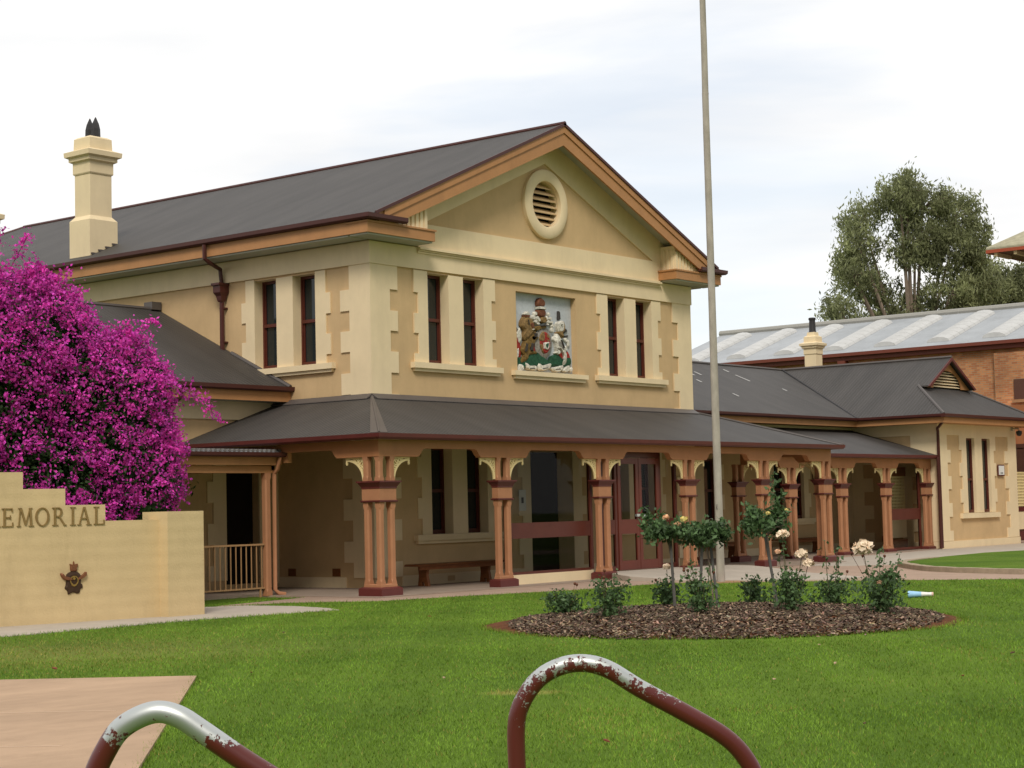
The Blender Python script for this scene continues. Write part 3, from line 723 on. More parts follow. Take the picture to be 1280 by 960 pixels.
def chimney(x, y, wx, wy, z0, z1, pots, cut=None, parent=CH, pot='cowl', s=1.0):
    """tapered render stack; wx, wy = half sizes of the shaft; z1 = top of the block above the cap"""
    m = MB(); H = z1 - z0
    m.sq([(wx + .10 * s, wy + .10 * s, z0), (wx + .10 * s, wy + .10 * s, z0 + .98 * s), (wx, wy, z0 + 1.10 * s)], x, y)
    m.sq([(wx, wy, z0 + 1.1 * s), (wx, wy, z1 - .95 * s)], x, y)
    m.sq([(wx + .02 * s, wy + .02 * s, z1 - .98 * s), (wx + .035 * s, wy + .035 * s, z1 - .95 * s), (wx + .035 * s, wy + .035 * s, z1 - .68 * s), (wx + .11 * s, wy + .11 * s, z1 - .64 * s), (wx + .11 * s, wy + .11 * s, z1 - .56 * s),
          (wx + .19 * s, wy + .19 * s, z1 - .52 * s), (wx + .20 * s, wy + .20 * s, z1 - .40 * s), (wx + .02 * s, wy + .02 * s, z1 - .33 * s), (wx + .01 * s, wy + .01 * s, z1 - .05 * s), (wx - .06 * s, wy - .06 * s, z1)], x, y)
    o = m.build('chimney', CREAM, parent)
    if pot == 'cowl':
        for dy in (-.115, .115):
            k = MB(); k.rings([[(x + r_ * math.cos(a), y + dy + r_ * math.sin(a), z1 + h_) for a in [PI / 6 + PI * i / 3 for i in range(6)]] for r_, h_ in ((.125, -.02), (.118, .22), (.085, .36), (.012, .53))])
            k.build('chimney_pot', POTM, o)
    else:
        k = MB(); k.sq([(.17, .17, z1 - .02), (.15, .15, z1 + .14)], x, y); k.build('pot_base', CREAM, o)
        k = MB(); k.lathe([(.15, z1 + .14), (.13, z1 + .2), (.115, z1 + .6), (.14, z1 + .62), (.14, z1 + .68), (.11, z1 + .70)], x, y, 14); k.build('chimney_pot', POTM, o, smooth=True)
    return o
ch = chimney(.43, 10.06, .34, .31, 8.28, 11.44, 2)
fl = MB(); 
for k in range(4): fl.box(.02 + k * .22, .24 + k * .22, 9.62, 9.648, 8.36 + k * .098, 8.40 + k * .098)
fl.build('flashing', ROOFCAP, ch)
chimney(.40, 15.05, .34, .31, 8.28, 10.46, 2)
chimney(31.5, 6.75, .24, .24, 5.2, 7.93, 1, pot='round', s=.72)

def build_annex():
    m = MB(); AN.wall(m, -14, 0, 0, 4.2, [(-1.57, -.58, .15, 2.65)]); m.quad((-14, 3, 0), (-14, 12, 0), (-14, 12, 4.2), (-14, 3, 4.2)); m.build('side_wing_wall', TAN, CH)
    m = MB(); AN.box(m, -14, 0, -.05, .001, 3.79, 4.2); m.build('frieze', CREAM, CH)
    m = MB(); zl = [z for z in ZT if z < 3.4]; jamb(m, AN, -1.57, -1.95, -2.12, zl, 0); AN.box(m, -.58, -.5, -.035, .001, .25, 3.34); AN.box(m, -.14, -.001, -.035, .001, .1, 3.34); m.build('door_surround', CREAM, CH)
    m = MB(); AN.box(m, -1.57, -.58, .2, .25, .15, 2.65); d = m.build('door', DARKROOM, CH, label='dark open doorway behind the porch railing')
    k = MB(); k.tube([(-.75, 3.1, 1.05), (-.75, 3.19, 1.05)], .025); k.build('handle', BRONZE, d)
    sl = .475; ze = 4.52; ye = 2.46; yr = 7.05; zr = ze + sl * (yr - ye)
    m = MB(); m.slab([(-14.5, ye, ze), (-.003, ye, ze), (-.003, yr, zr), (-10, yr, zr)], .045); m.slab([(-10, yr, zr), (-.003, yr, zr), (-.003, 11.6, ze), (-14.5, 11.6, ze)], .045); m.slab([(-14.5, ye, ze), (-10, yr, zr), (-14.5, 11.6, ze)], .045)
    m.build('side_wing_roof', ROOFY, CH)
    m = MB(); m.tube([(-10, yr, zr), (-.05, yr, zr)], .06, 6); m.tube([(-.06, ye, ze + .02), (-.06, 4.4, 5.44 + .01)], .05, 6); m.box(-.32, -.03, 6.9, 7.2, zr - .02, zr + .17); m.build('ridge_capping', ROOFCAP, CH)
    m = MB(); m.box(-14.4, -.005, 2.50, 2.535, 4.20, 4.42); m.build('fascia', ORANGE, CH)
    m = MB(); m.box(-14.4, -.005, 2.535, 2.95, 4.2, 4.23); m.build('soffit', SOFFIT, CH)
    m = MB(); m.yz([(2.50, 4.42), (2.42, 4.42), (2.38, 4.45), (2.375, 4.535), (2.41, 4.535), (2.42, 4.48), (2.50, 4.48)], -14.5, .02); m.build('gutter', DARKM, CH)
    # rain head and pipe at the far verandah corner
    m = MB(); m.tube([(-3.25, 2.44, 4.42), (-3.25, 2.5, 4.2), (-3.3, 2.85, 4.0), (-3.3, 2.85, 3.6)], .045, 8); m.build('downpipe', DARKM, CH, smooth=True)
    m = MB(); m.sq([(.05, .05, 3.3), (.09, .09, 3.4), (.15, .12, 3.52), (.16, .12, 3.66), (.19, .14, 3.7)], -3.3, 2.85); m.build('rain_head', DARKM, CH)
build_annex()

# ---- verandah
VE = 2.98; ZE = 3.2; ZW = 4.18
def build_verandah_roof():
    th = .035
    m = MB(); m.slab([(-VE, -VE, ZE), (W + VE, -VE, ZE), (W, 0, ZW), (0, 0, ZW)], th); m.build('verandah_roof', ROOFY, CH)
    m = MB(); m.slab([(-VE, -VE, ZE), (0, 0, ZW), (0, 3.0, ZW), (-VE, 3.0, ZE)], th); m.build('verandah_roof', ROOFX, CH)
    m = MB(); m.slab([(W + VE, -VE, ZE), (W, 0, ZW), (W, 2.8, ZW), (W + VE, 2.8, ZE)], th); m.build('verandah_roof', ROOFX, CH)
    m = MB(); m.slab([(W + .4, -.46, 3.10), (26.8, -.46, 3.10), (26.8, 2.8, 4.10), (W + .4, 2.8, 4.10)], th); m.build('verandah_roof', ROOFY, CH)
    # hip cappings and wall flashing
    for s in (1, -1):
        m = MB()
        X = lambda x: x if s > 0 else W - x
        for w in (1,):
            m.prism([(X(-VE), -VE + .0, ZE + .006), (X(-VE + .24), -VE, ZE + .006), (X(.02), -.02 - .0, ZW + .006), (X(0), -.02, ZW + .006)], [(X(-VE), -VE + .0, ZE + .022), (X(-VE + .24), -VE, ZE + .022), (X(.02), -.02, ZW + .022), (X(0), -.02, ZW + .022)])
            m.prism([(X(-VE), -VE, ZE + .006), (X(-VE), -VE + .24, ZE + .006), (X(-.02), .02, ZW + .006), (X(-.02), 0, ZW + .006)], [(X(-VE), -VE, ZE + .022), (X(-VE), -VE + .24, ZE + .022), (X(-.02), .02, ZW + .022), (X(-.02), 0, ZW + .022)])
        m.tube([(X(-VE), -VE, ZE + .015), (X(0), 0, ZW + .015)], .03, 6); m.build('hip_capping', ROOFCAP, CH)
    m = MB(); m.prism([(-.05, -.22, ZW - .06), (W + .05, -.22, ZW - .06), (W + .05, -.036, ZW + .0), (-.05, -.036, ZW)], [(-.05, -.22, ZW - .045), (W + .05, -.22, ZW - .045), (W + .05, -.036, ZW + .07), (-.05, -.036, ZW + .07)])
    m.prism([(-.22, -.05, ZW - .06), (-.22, 3, ZW - .06), (-.036, 3, ZW), (-.036, -.05, ZW)], [(-.22, -.05, ZW - .045), (-.22, 3, ZW - .045), (-.036, 3, ZW + .07), (-.036, -.05, ZW + .07)])
    m.build('flashing', ROOFCAP, CH)
    # dark board lining under the roof
    m = MB(); o = .06
    m.slab([(-VE + .1, -VE + .1, ZE - o), (W + VE - .1, -VE + .1, ZE - o), (W, -.04, ZW - o), (0, -.04, ZW - o)], .015)
    m.slab([(-VE + .1, -VE + .1, ZE - o), (-.04, 0, ZW - o), (-.04, 2.95, ZW - o), (-VE + .1, 2.95, ZE - o)], .015)
    m.slab([(W + VE - .1, -VE + .1, ZE - o), (W + .04, 0, ZW - o), (W + .04, 2.75, ZW - o), (W + VE - .1, 2.75, ZE - o)], .015)
    m.slab([(W + .5, -.4, 3.06), (26.75, -.4, 3.06), (26.75, 2.72, 4.03), (W + .5, 2.72, 4.03)], .015)
    m.build('ceiling_lining', LINING, CH)
    # gutters
    def prof(e, z): return [(e + .12, z - .11), (e + .02, z - .11), (e - .02, z - .07), (e - .03, z + .005), (e + .0, z + .005), (e + .02, z - .03), (e + .12, z - .03)]
    m = MB()
    m.prism([(y, y, z) for y, z in prof(-VE, ZE)], [(W - y, y, z) for y, z in prof(-VE, ZE)])
    m.prism([(x, x, z) for x, z in prof(-VE, ZE)], [(x, 2.95, z) for x, z in prof(-VE, ZE)])
    m.prism([(W - x, x, z) for x, z in prof(-VE, ZE)], [(W - x, -.46, z) for x, z in prof(-VE, ZE)])
    m.prism([(W + VE - .02, y, z) for y, z in prof(-.46, 3.10)], [(26.72, y, z) for y, z in prof(-.46, 3.10)])
    m.build('gutter', MAROON, CH)
build_verandah_roof()

PY = -2.64
COLS = [1.17, 4.78, 8.34, 11.87]
def ogee(x0, x1, zd, zm, rev=False):
    """curve of the beam soffit stepping from the low bracket block (zd) up to the mid span (zm)"""
    pts = []
    for t in np.linspace(0, 1, 7):
        pts.append((x0 + (x1 - x0) * t, zd + (zm - zd) * (.5 - .5 * math.cos(PI * t) if 0 < t < 1 else t)))
    return pts
def beam_profile(x0, x1, cols, zt, zd, zm, half, ends=(1.25, 1.25)):
    """closed outline; cols = pillar centres between the ends"""
    bot = [(x0, zd)]; cur = x0 + ends[0] - .14
    spans = []; segs = [(x0, x0 + ends[0] - .14)] + [(c - half + .14, c + half - .14) for c in cols] + [(x1 - ends[1] + .14, x1)]
    pts = [(x0, zd)]
    for i in range(len(segs) - 1):
        a = segs[i][1]; b = segs[i + 1][0]
        pts += [(a, zd), (a + .03, zd + .035)] + ogee(a + .03, a + .15, zd + .035, zm - .02)[1:] + [(a + .2, zm), (b - .2, zm)] + ogee(b - .15, b - .03, zm - .02, zd + .035) + [(b, zd)]
    pts += [(x1, zd), (x1, zt), (x0, zt)]
    return pts
def build_beams():
    zt = 3.09; zd = 2.76; zm = 2.93
    pr = beam_profile(-2.72, W + 2.72, COLS, zt, zd, zm, .90, (1.32, 1.32))
    m = MB(); m.xz(pr, PY - .07, PY + .07); m.build('verandah_beam', BEAM, CH)
    pr = beam_profile(PY + .0705, 3.0, [], zt, zd, zm, .9, (1.16, .3))
    m = MB(); m.yz(pr, -2.71, -2.57); m.build('verandah_beam', BEAM, CH)
    pr = beam_profile(PY + .0705, 0.1, [], zt, zd, zm, .9, (.95, .5))
    m = MB(); m.yz(pr, W + 2.57, W + 2.71); m.build('verandah_beam', BEAM, CH)
    pr = beam_profile(15.38, 26.78, [17.66, 20.74, 23.63], 2.99, 2.68, 2.85, .80, (.6, .95))
    m = MB(); m.xz(pr, -.17, -.03); m.build('verandah_beam', BEAM, CH)
build_beams()

def post(m, cx, cy, z0, z1, w=.068, long=True):
    def ring(c, z):
        a = w; return [(cx - a + c, cy - a, z), (cx + a - c, cy - a, z), (cx + a, cy - a + c, z), (cx + a, cy + a - c, z), (cx + a - c, cy + a, z), (cx - a + c, cy + a, z), (cx - a, cy + a - c, z), (cx - a, cy - a + c, z)]
    e = .09 if long else .05
    m.rings([ring(.004, z0), ring(.004, z0 + e), ring(.030, z0 + e + .05), ring(.030, z1 - e - .05), ring(.004, z1 - e), ring(.004, z1)])
def pillar_meshes(kind):
    """kind: double (two posts along x) or corner (three posts in an L towards +x and +y)"""
    S = .32
    if kind == 'double': P = [(-S / 2, 0), (S / 2, 0)]
    else: P = [(0, 0), (S, 0), (0, S)]
    shaft = MB(); base = MB(); cap = MB(); top = MB()
    for x, y in P: post(shaft, x, y, .21, 1.86)
    for x, y in P: post(shaft, x, y, 2.28, 2.77, long=False)
    def foot(mb, e, z0, z1, e2=None):
        e2 = e if e2 is None else e2
        def out(e):
            if kind == 'double': return [(-S / 2 - .07 - e, -.07 - e), (S / 2 + .07 + e, -.07 - e), (S / 2 + .07 + e, .07 + e), (-S / 2 - .07 - e, .07 + e)]
            a = .07 + e; return [(-a, -a), (S + a, -a), (S + a, a), (a, a), (a, S + a), (-a, S + a)]
        mb.prism([(x, y, z0) for x, y in out(e)], [(x, y, z1) for x, y in out(e2)])
    foot(shaft, .004, .20, .245); foot(shaft, .003, .245, .262, -.012)
    foot(shaft, .01, 1.90, 2.13)
    foot(base, .08, -.05, .17); foot(base, .08, .17, .20, .03)
    foot(cap, .02, 1.86, 1.875, .035); foot(cap, .035, 1.875, 1.90); foot(cap, .02, 2.13, 2.16); foot(cap, .02, 2.16, 2.25, .075); foot(cap, .09, 2.25, 2.28)
    return shaft, base, cap
def bracket_mesh():
    """ivory iron fretwork spandrel in the xz plane, corner at (0,0), reaching +x and -z"""
    m = MB(); w, h = .50, .44; t0, t1 = -.015, .015
    def strip(pts, r):
        pts = [Vector((p[0], 0, p[1])) for p in pts]
        for a, b in zip(pts[:-1], pts[1:]):
            d = (b - a).normalized(); n = Vector((-d.z, 0, d.x)) * r; a2 = a - d * r * .4; b2 = b + d * r * .4
            q = [a2 - n, b2 - n, b2 + n, a2 + n]; m.prism([(v.x, t0, v.z) for v in q], [(v.x, t1, v.z) for v in q])
    m.box(0, w, t0, t1, -.022, -.003); m.box(.0, .018, t0, t1, -h, -.022)
    arc = [(.03 + (w - .07) * (1 - math.cos(a)), -h + (h - .05) * math.sin(a)) for a in np.linspace(0, PI / 2, 12)]
    strip(arc, .024)
    m.box(w - .045, w - .005, t0, t1, -.13, -.022); m.box(w - .038, w - .012, t0, t1, -.15, -.13)
    for c, r in (((.085, -.10), .058), ((.20, -.068), .034), ((.055, -.215), .030), ((.275, -.045), .02)):
        strip([(c[0] + r * math.cos(a), c[1] + r * math.sin(a)) for a in np.linspace(0, 2 * PI, 11)], .0105)
    strip([(.02, -.02), (.085, -.10), (.14, -.15)], .0105); strip([(.02, -.17), (.09, -.19)], .0105); strip([(.15, -.02), (.16, -.11)], .0105); strip([(.02, -.27), (.06, -.28)], .0105)
    strip([(.085, -.10), (.05, -.06)], .014)
    return m
BR = None
def bracket(parent, loc, rot):
    global BR
    if BR is None:
        BR = bracket_mesh().build('bracket', IVORY, parent, loc); BR.rotation_euler = (0, 0, rot); return BR
    c = BR.copy(); C.objects.link(c); c.parent = parent; c.location = loc; c.rotation_euler = (0, 0, rot); return c
def build_pillars():
    proto = {}
    def place(kind, x, y, z, rot, br, flip=False):
        if kind not in proto:
            sh, ba, ca = pillar_meshes(kind)
            o = sh.build('pillar', TERRA, CH, (x, y, z)); ba.build('pillar_base', MAROON, o); ca.build('capital', MAROON, o); proto[kind] = [o] + [c for c in bpy.data.objects if c.parent == o]
        else:
            src = proto[kind]; o = src[0].copy(); C.objects.link(o)
            for k in src[1:]:
                q = k.copy(); C.objects.link(q); q.parent = o
        o.location = (x, y, z); o.rotation_euler = (0, 0, rot)
        for bx, by, br_ in br: bracket(o, (bx, by, 2.755), br_)
    e = .235
    place('corner', PY, PY, 0, 0, [(S_ + .07, 0, 0) for S_ in (.32,)] + [(0, .39, PI / 2)])
    for x in COLS: place('double', x, PY, 0, 0, [(e, 0, 0), (-e, 0, PI)])
    place('corner', W - PY, PY, 0, PI / 2, [(.39, 0, 0), (0, .39, PI / 2)])
    for i, x in enumerate((15.12, 17.66, 20.74, 23.63, 26.5)):
        z = -.075 if i else 0.0
        place('double', x, -.1 if i else .12, z, 0, ([] if i == 4 else [(e, 0, 0)]) + ([] if i == 0 else [(-e, 0, PI)]))
build_pillars()

def glazed_screen(x0, x1, y, z0, ztop, rails, stiles, label, sill=None):
    m = MB(); t = .04
    for s in stiles: m.box(s - .045, s + .045, y - t, y + t, z0, ztop)
    for a, b in rails:
        for s0, s1 in zip(stiles[:-1], stiles[1:]): m.box(s0 + .045, s1 - .045, y - t * .8, y + t * .8, a, b)
    o = m.build('glazed_screen', REDWOOD, CH, label=label)
    rs = sorted(rails)
    for s0, s1 in zip(stiles[:-1], stiles[1:]):
        for (a, b), (c, d) in zip(rs[:-1], rs[1:]):
            g = MB(); g.quad((s0 + .046, y, b), (s1 - .046, y, b), (s1 - .046, y, c), (s0 + .046, y, c)); g.build('pane', CLEAR, o, fixn=False)
    if sill: s = MB(); s.box(x0, x1, y - .06, y + .06, sill[0], sill[1]); s.build('sill', CREAM, o)
    return o
def build_screens():
    y = PY + .30
    glazed_screen(1.6, 4.7, y, .26, 3.05, [(.24, .30), (1.02, 1.36), (2.98, 3.05)], [1.65, 4.70], 'red framed glass screen to the left of the doors', (.03, .24))
    glazed_screen(5.05, 5.7, y, .17, 3.05, [(.17, .28), (1.02, 1.36), (2.98, 3.05)], [5.15, 5.68], 'narrow red framed glass panel')
    glazed_screen(7.4, 8.2, y, .17, 3.05, [(.17, .28), (1.02, 1.36), (2.98, 3.05)], [7.50, 8.18], 'narrow red framed glass panel')
    for a, b, hx in ((5.74, 6.58, 6.50), (6.60, 7.43, 6.70)):
        m = MB(); t = .03; yy = y - .03
        m.box(a, a + .11, yy - t, yy + t, .18, 2.80); m.box(b - .11, b, yy - t, yy + t, .18, 2.80)
        for z0, z1 in ((.18, .40), (1.02, 1.36), (2.66, 2.80)): m.box(a + .11, b - .11, yy - t * .9, yy + t * .9, z0, z1)
        d = m.build('glass_door', mat('red_door_paint', (.135, .028, .016), .4, .4, .1, 3) if 'red_door_paint' not in MATS else MATS['red_door_paint'], CH)
        for z0, z1 in ((.40, 1.02), (1.36, 2.66)): g = MB(); g.quad((a + .111, yy, z0), (b - .111, yy, z0), (b - .111, yy, z1), (a + .111, yy, z1)); g.build('pane', CLEAR, d, fixn=False)
        h = MB(); h.box(hx - .10, hx + .04, yy - .09, yy - .035, 1.42, 1.48); h.build('handle', flat('chrome', (.7, .7, .7), .25, .8) if 'chrome' not in MATS else MATS['chrome'], d)
    m = MB(); m.box(5.73, 7.44, y - .045, y + .045, 2.81, 2.97); m.build('door_frame', REDWOOD, CH)
    glazed_screen(23.9, 26.2, 0.05, .05, 2.98, [(.05, .13), (1.02, 1.38), (2.9, 2.98)], [23.95, 26.2], 'red framed glass screen in the far verandah')
build_screens()

def lattice(name, x0, x1, y, z0, z1, parent, axis='x'):
    """painted trellis with small square holes"""
    m = MB(); n = max(2, round((x1 - x0) / .105)); k = round((z1 - z0) / .105); sx = (x1 - x0) / n; sz = (z1 - z0) / k
    for i in range(n + 1): m.box(x0 + i * sx - .026, x0 + i * sx + .026, y - .004, y + .004, z0, z1)
    for j in range(k + 1): m.box(x0 - .03, x1 + .03, y - .010, y - .0041, z0 + j * sz - .028, z0 + j * sz + .028)
    return m.build(name, IVORY, parent)
MARKS = [(21.63, 5.7, .25), (22.2, 5.8, .3), (20.96, 5.0, .22), (24.9, 6.4, .25), (24.8, 5.5, .6), (21.2, 3.75, .25), (25.9, 4.7, .2), (16.8, 5.5, .3)]
def build_right_wing():
    # long wall behind the second verandah
    pa = [(16.25, 16.95), (17.45, 18.15)]; pb = [(21.55, 22.25), (22.76, 23.46)]
    m = MB(); V2W.wall(m, W, 26.8, 0, 4.38, [(a, b, 1.14, 3.05) for a, b in pa + pb]); m.build('wing_wall', TAN, CH)
    m = MB(); m.quad((W, 12.4, 0), (26.8, 12.4, 0), (26.8, 12.4, 4.38), (W, 12.4, 4.38)); m.build('back_wall', TAN, CH)
    for a, b in pa + pb: reveal(V2W, a, b, 1.14, 3.05, .12)
    zlo = zrange(3.05, 1.14)
    for p in (pa, pb): window_pair(V2W, None, p, 1.14, 3.05, zlo, 1, dp=.10)
    m = MB(); V2W.box(m, W, 25.9, -.03, .001, .03, .26); m.build('plinth', CREAM, CH)
    zl = [3.34] + [z for z in ZT if z < 3.3]; quoin(WS, 2.799, -1, .45, .80, 0, zl); quoin(V2W, 26.799, -1, .45, .80, 1, zl); quoin(WS, .55, 1, .40, .62, 1, zl)
    m = MB(); WS.box(m, 1.5, 1.75, -.012, .001, .28, .46); m.build('wall_vent', WOOD, CH)
    m = MB(); V2W.box(m, W, 26.8, -.05, .001, 3.7, 4.2); m.build('frieze', CREAM, CH)
    # projecting wing
    zq = [4.28, 3.30, 2.87, 2.42, 1.98, 1.52, 1.06, .60, .27]
    wo = [(28.95, 29.62), (30.20, 30.87)]
    m = MB(); WF.wall(m, 26.8, 33.05, 0, 4.30, [(a, b, 1.17, 3.72) for a, b in wo]); WS.wall(m, -.4, 2.8, 0, 4.30, [])
    m.quad((33.05, -.4, 0), (33.05, 12.4, 0), (33.05, 12.4, 4.3), (33.05, -.4, 4.3)); m.quad((26.8, 12.4, 0), (33.05, 12.4, 0), (33.05, 12.4, 4.3), (26.8, 12.4, 4.3)); m.build('front_wall', TAN, CH)
    for a, b in wo: reveal(WF, a, b, 1.17, 3.72, .12)
    m = MB(); zz = [3.799, 3.30, 2.87, 2.42, 1.98, 1.52, 1.17]
    jamb(m, WF, 28.95, 28.60, 28.42, zz, 0); jamb(m, WF, 30.87, 31.17, 31.33, zz, 0); WF.box(m, 29.62, 30.20, -.035, .001, 1.17, 3.8); WF.box(m, 28.95, 29.62, -.035, .001, 3.72, 3.8); WF.box(m, 30.2, 30.87, -.035, .001, 3.72, 3.8)
    m.build('window_surround', CREAM, CH)
    m = MB(); WF.box(m, 28.35, 31.4, -.10, .001, .99, 1.16); m.build('sill', CREAM, CH)
    for a, b in wo: window(WF, a, b, 1.17, 3.72, .09, mid=.45)
    zq = [3.799, 3.30, 2.87, 2.42, 1.98, 1.52, 1.06, .60, .26]
    quoin(WF, 26.765, 1, .70, .95, 1, zq); quoin(WF, 33.085, -1, .70, .98, 1, zq); quoin(WS, -.4, 1, .65, .95, 0, zq)
    m = MB(); WF.box(m, 26.765, 33.085, -.035, .001, 3.80, 4.26); WS.box(m, -.4, 2.75, -.035, .001, 3.80, 4.26); m.build('frieze', CREAM, CH)
    m = MB(); WF.box(m, 26.74, 33.11, -.06, .001, 0, .25); WS.box(m, -.4, 2.75, -.06, .001, 0, .25); m.build('plinth', CREAM, CH)
    m = MB(); WF.box(m, 32.2, 32.4, -.015, -.0005, .42, .6); m.build('wall_vent', TAN, CH)
    # roofs
    ze = 4.44; th = .045; sy = .43
    m = MB(); m.slab([(W, 2.16, ze), (26.1, 2.16, ze), (29.9, 7.2, 6.58), (W, 7.2, 6.58)], th); m.slab([(W, 7.2, 6.58), (29.9, 7.2, 6.58), (29.9, 12.4, ze), (W, 12.4, ze)], th); m.build('wing_roof', ROOFY, CH)
    m = MB(); yr0 = .42
    m.slab([(26.05, -1.04, ze), (28.05, .78, 5.54), (28.05, .42, 5.54), (29.9, .42, 6.58), (29.9, 7.2, 6.58), (26.05, 2.16, ze)], th)
    m.slab([(33.75, -1.04, ze), (31.75, .78, 5.54), (31.75, .42, 5.54), (29.9, .42, 6.58), (29.9, 12.4, 6.58), (33.75, 12.4, ze)], th)
    m.build('wing_roof', ROOFX, CH)
    m = MB(); m.slab([(26.05, -1.04, ze), (33.75, -1.04, ze), (31.75, .80, 5.54), (28.05, .80, 5.54)], th); m.build('wing_roof', ROOFY, CH)
    m = MB(); m.tube([(29.9, .40, 6.60), (29.9, 7.2, 6.60)], .06, 6); m.tube([(W, 7.2, 6.6), (29.9, 7.2, 6.6)], .055, 6)
    m.tube([(26.05, -1.04, ze + .01), (28.05, .8, 5.55)], .05, 6); m.tube([(33.75, -1.04, ze + .01), (31.75, .8, 5.55)], .05, 6); m.build('ridge_capping', ROOFCAP, CH)
    m = MB(); m.tube([(26.1, 2.16, ze + .006), (29.87, 7.15, 6.585)], .035, 6); m.build('valley_gutter', POTM, CH)
    # lime streaks and droppings on the sheets
    mk = flat('roof_droppings', (.55, .54, .52), .8); zr_ = lambda y: 4.44 + .4246 * (y - 2.16) + .012
    for (x, y, l) in MARKS:
        m = MB(); m.prism([(x - .05, y, zr_(y)), (x + .05, y, zr_(y)), (x + .08, y + l, zr_(y + l)), (x + .0, y + l, zr_(y + l))], [(x - .05, y, zr_(y) + .003), (x + .05, y, zr_(y) + .003), (x + .08, y + l, zr_(y + l) + .003), (x, y + l, zr_(y + l) + .003)]); m.build('roof_mark', mk, CH)
    # gablet
    m = MB(); m.xz([(28.15, 5.50), (31.65, 5.50), (29.9, 6.50)], .82, .86); g = m.build('gablet', DARKROOM, CH)
    m = MB()
    for k in range(6):
        z = 5.56 + k * .10; hw = 1.15 - k * .17 if k < 5 else .3
        hw = math.sqrt(max(.02, 1 - (k / 6.3) ** 2)) * 1.1
        m.prism([(29.9 - hw, .66, z - .02), (29.9 + hw, .66, z - .02), (29.9 + hw, .66, z), (29.9 - hw, .66, z)], [(29.9 - hw, .80, z + .05), (29.9 + hw, .80, z + .05), (29.9 + hw, .8, z + .07), (29.9 - hw, .8, z + .07)])
    m.build('louvre', CREAM, g)
    m = MB(); n = 20; arc = [(29.9 + 1.12 * math.cos(a), 5.5 + .62 * math.sin(a)) for a in np.linspace(0, PI, n)]
    outer = [(31.68, 5.50), (29.9, 6.50), (28.12, 5.50)]
    # board between the arch and the rafters
    full = []
    for (x, z) in arc:
        t = abs(x - 29.9) / 1.78; zt = 6.50 - t * 1.0; full.append((x, z, zt))
    for (x0, z0, t0), (x1, z1, t1) in zip(full[:-1], full[1:]): m.xz([(x0, z0), (x1, z1), (x1, max(t1, z1 + .01)), (x0, max(t0, z0 + .01))], .60, .65)
    m.xz([(31.02, 5.5), (31.68, 5.5), (31.02, 5.87)], .60, .65); m.xz([(28.78, 5.5), (28.12, 5.5), (28.78, 5.87)], .60, .65)
    m.build('barge_board', ORANGE, g)
    m = MB()
    for s in (1, -1):
        X = lambda x: 29.9 + s * (x - 29.9)
        m.xz([(X(28.02), 5.52), (X(29.9), 6.575), (X(29.9), 6.47), (X(28.14), 5.48)], .38, .44)
    m.build('barge_trim', MAROON, g)
    # eaves
    m = MB(); m.box(W + .05, 26.14, 2.20, 2.235, 4.16, 4.34); m.box(26.12, 26.155, -.97, 2.199, 4.16, 4.34); m.box(26.12, 33.66, -1.0, -.9705, 4.16, 4.34); m.box(33.63, 33.66, -.97, 12, 4.16, 4.34); m.build('fascia', ORANGE, CH)
    m = MB(); m.box(W + .05, 26.8, 2.236, 2.74, 4.165, 4.19); m.box(26.156, 26.76, -.96, 2.235, 4.165, 4.19); m.box(26.761, 33.62, -.965, -.44, 4.165, 4.19); m.build('soffit', ORANGE, CH)
    def pf(e, z): return [(e + .10, z - .10), (e + .0, z - .10), (e - .04, z - .06), (e - .045, z + .01), (e - .01, z + .01), (e, z - .03), (e + .10, z - .03)]
    m = MB(); m.prism([(W + .05, y, z) for y, z in pf(2.1, ze)], [(26.05, y, z) for y, z in pf(2.1, ze)])
    m.prism([(x, -1.09, z) for x, z in pf(26.02, ze)], [(x, 2.16, z) for x, z in pf(26.02, ze)])
    m.prism([(25.98, y, z) for y, z in pf(-1.07, ze)], [(33.8, y, z) for y, z in pf(-1.07, ze)]); m.build('gutter', DARKM, CH)
    m = MB(); m.tube([(26.25, -.95, 4.36), (26.25, -.93, 4.22), (26.62, -.52, 4.0), (26.68, -.50, 3.9), (26.68, -.50, .05)], .05, 8)
    m.tube([(26.55, -.52, 3.05), (26.55, -.52, 2.7), (26.60, -.5, 2.6), (26.60, -.5, .05)], .045, 8); m.build('downpipe', DARKM, CH, smooth=True)
    # lattice enclosure behind the far glass screen
    m = MB(); m.box(25.5, 26.6, .72, .76, .42, 1.30); sc = m.build('lattice_screen', CREAM, CH, label='cream panel with lattice top behind glass')
    lattice('lattice', 25.54, 26.55, .74, 1.36, 2.42, sc); m = MB(); m.box(25.47, 26.63, .70, .78, 2.45, 2.75); m.box(25.47, 26.63, .71, .77, .05, .36); m.build('panel_board', WOOD, sc)
    # lattice wing wall on the far right
    m = MB(); m.box(33.11, 34.55, -.12, -.06, .5, 1.14); sc = m.build('lattice_screen', CREAM, CH, label='cream panel with lattice top beside the end wing')
    lattice('lattice', 33.2, 34.5, -.09, 1.36, 2.55, sc); m = MB(); m.box(33.11, 34.55, -.14, -.04, 1.15, 1.30); m.box(33.11, 34.55, -.14, -.04, .12, .42); m.build('panel_rail', MAROON, sc)
build_right_wing()

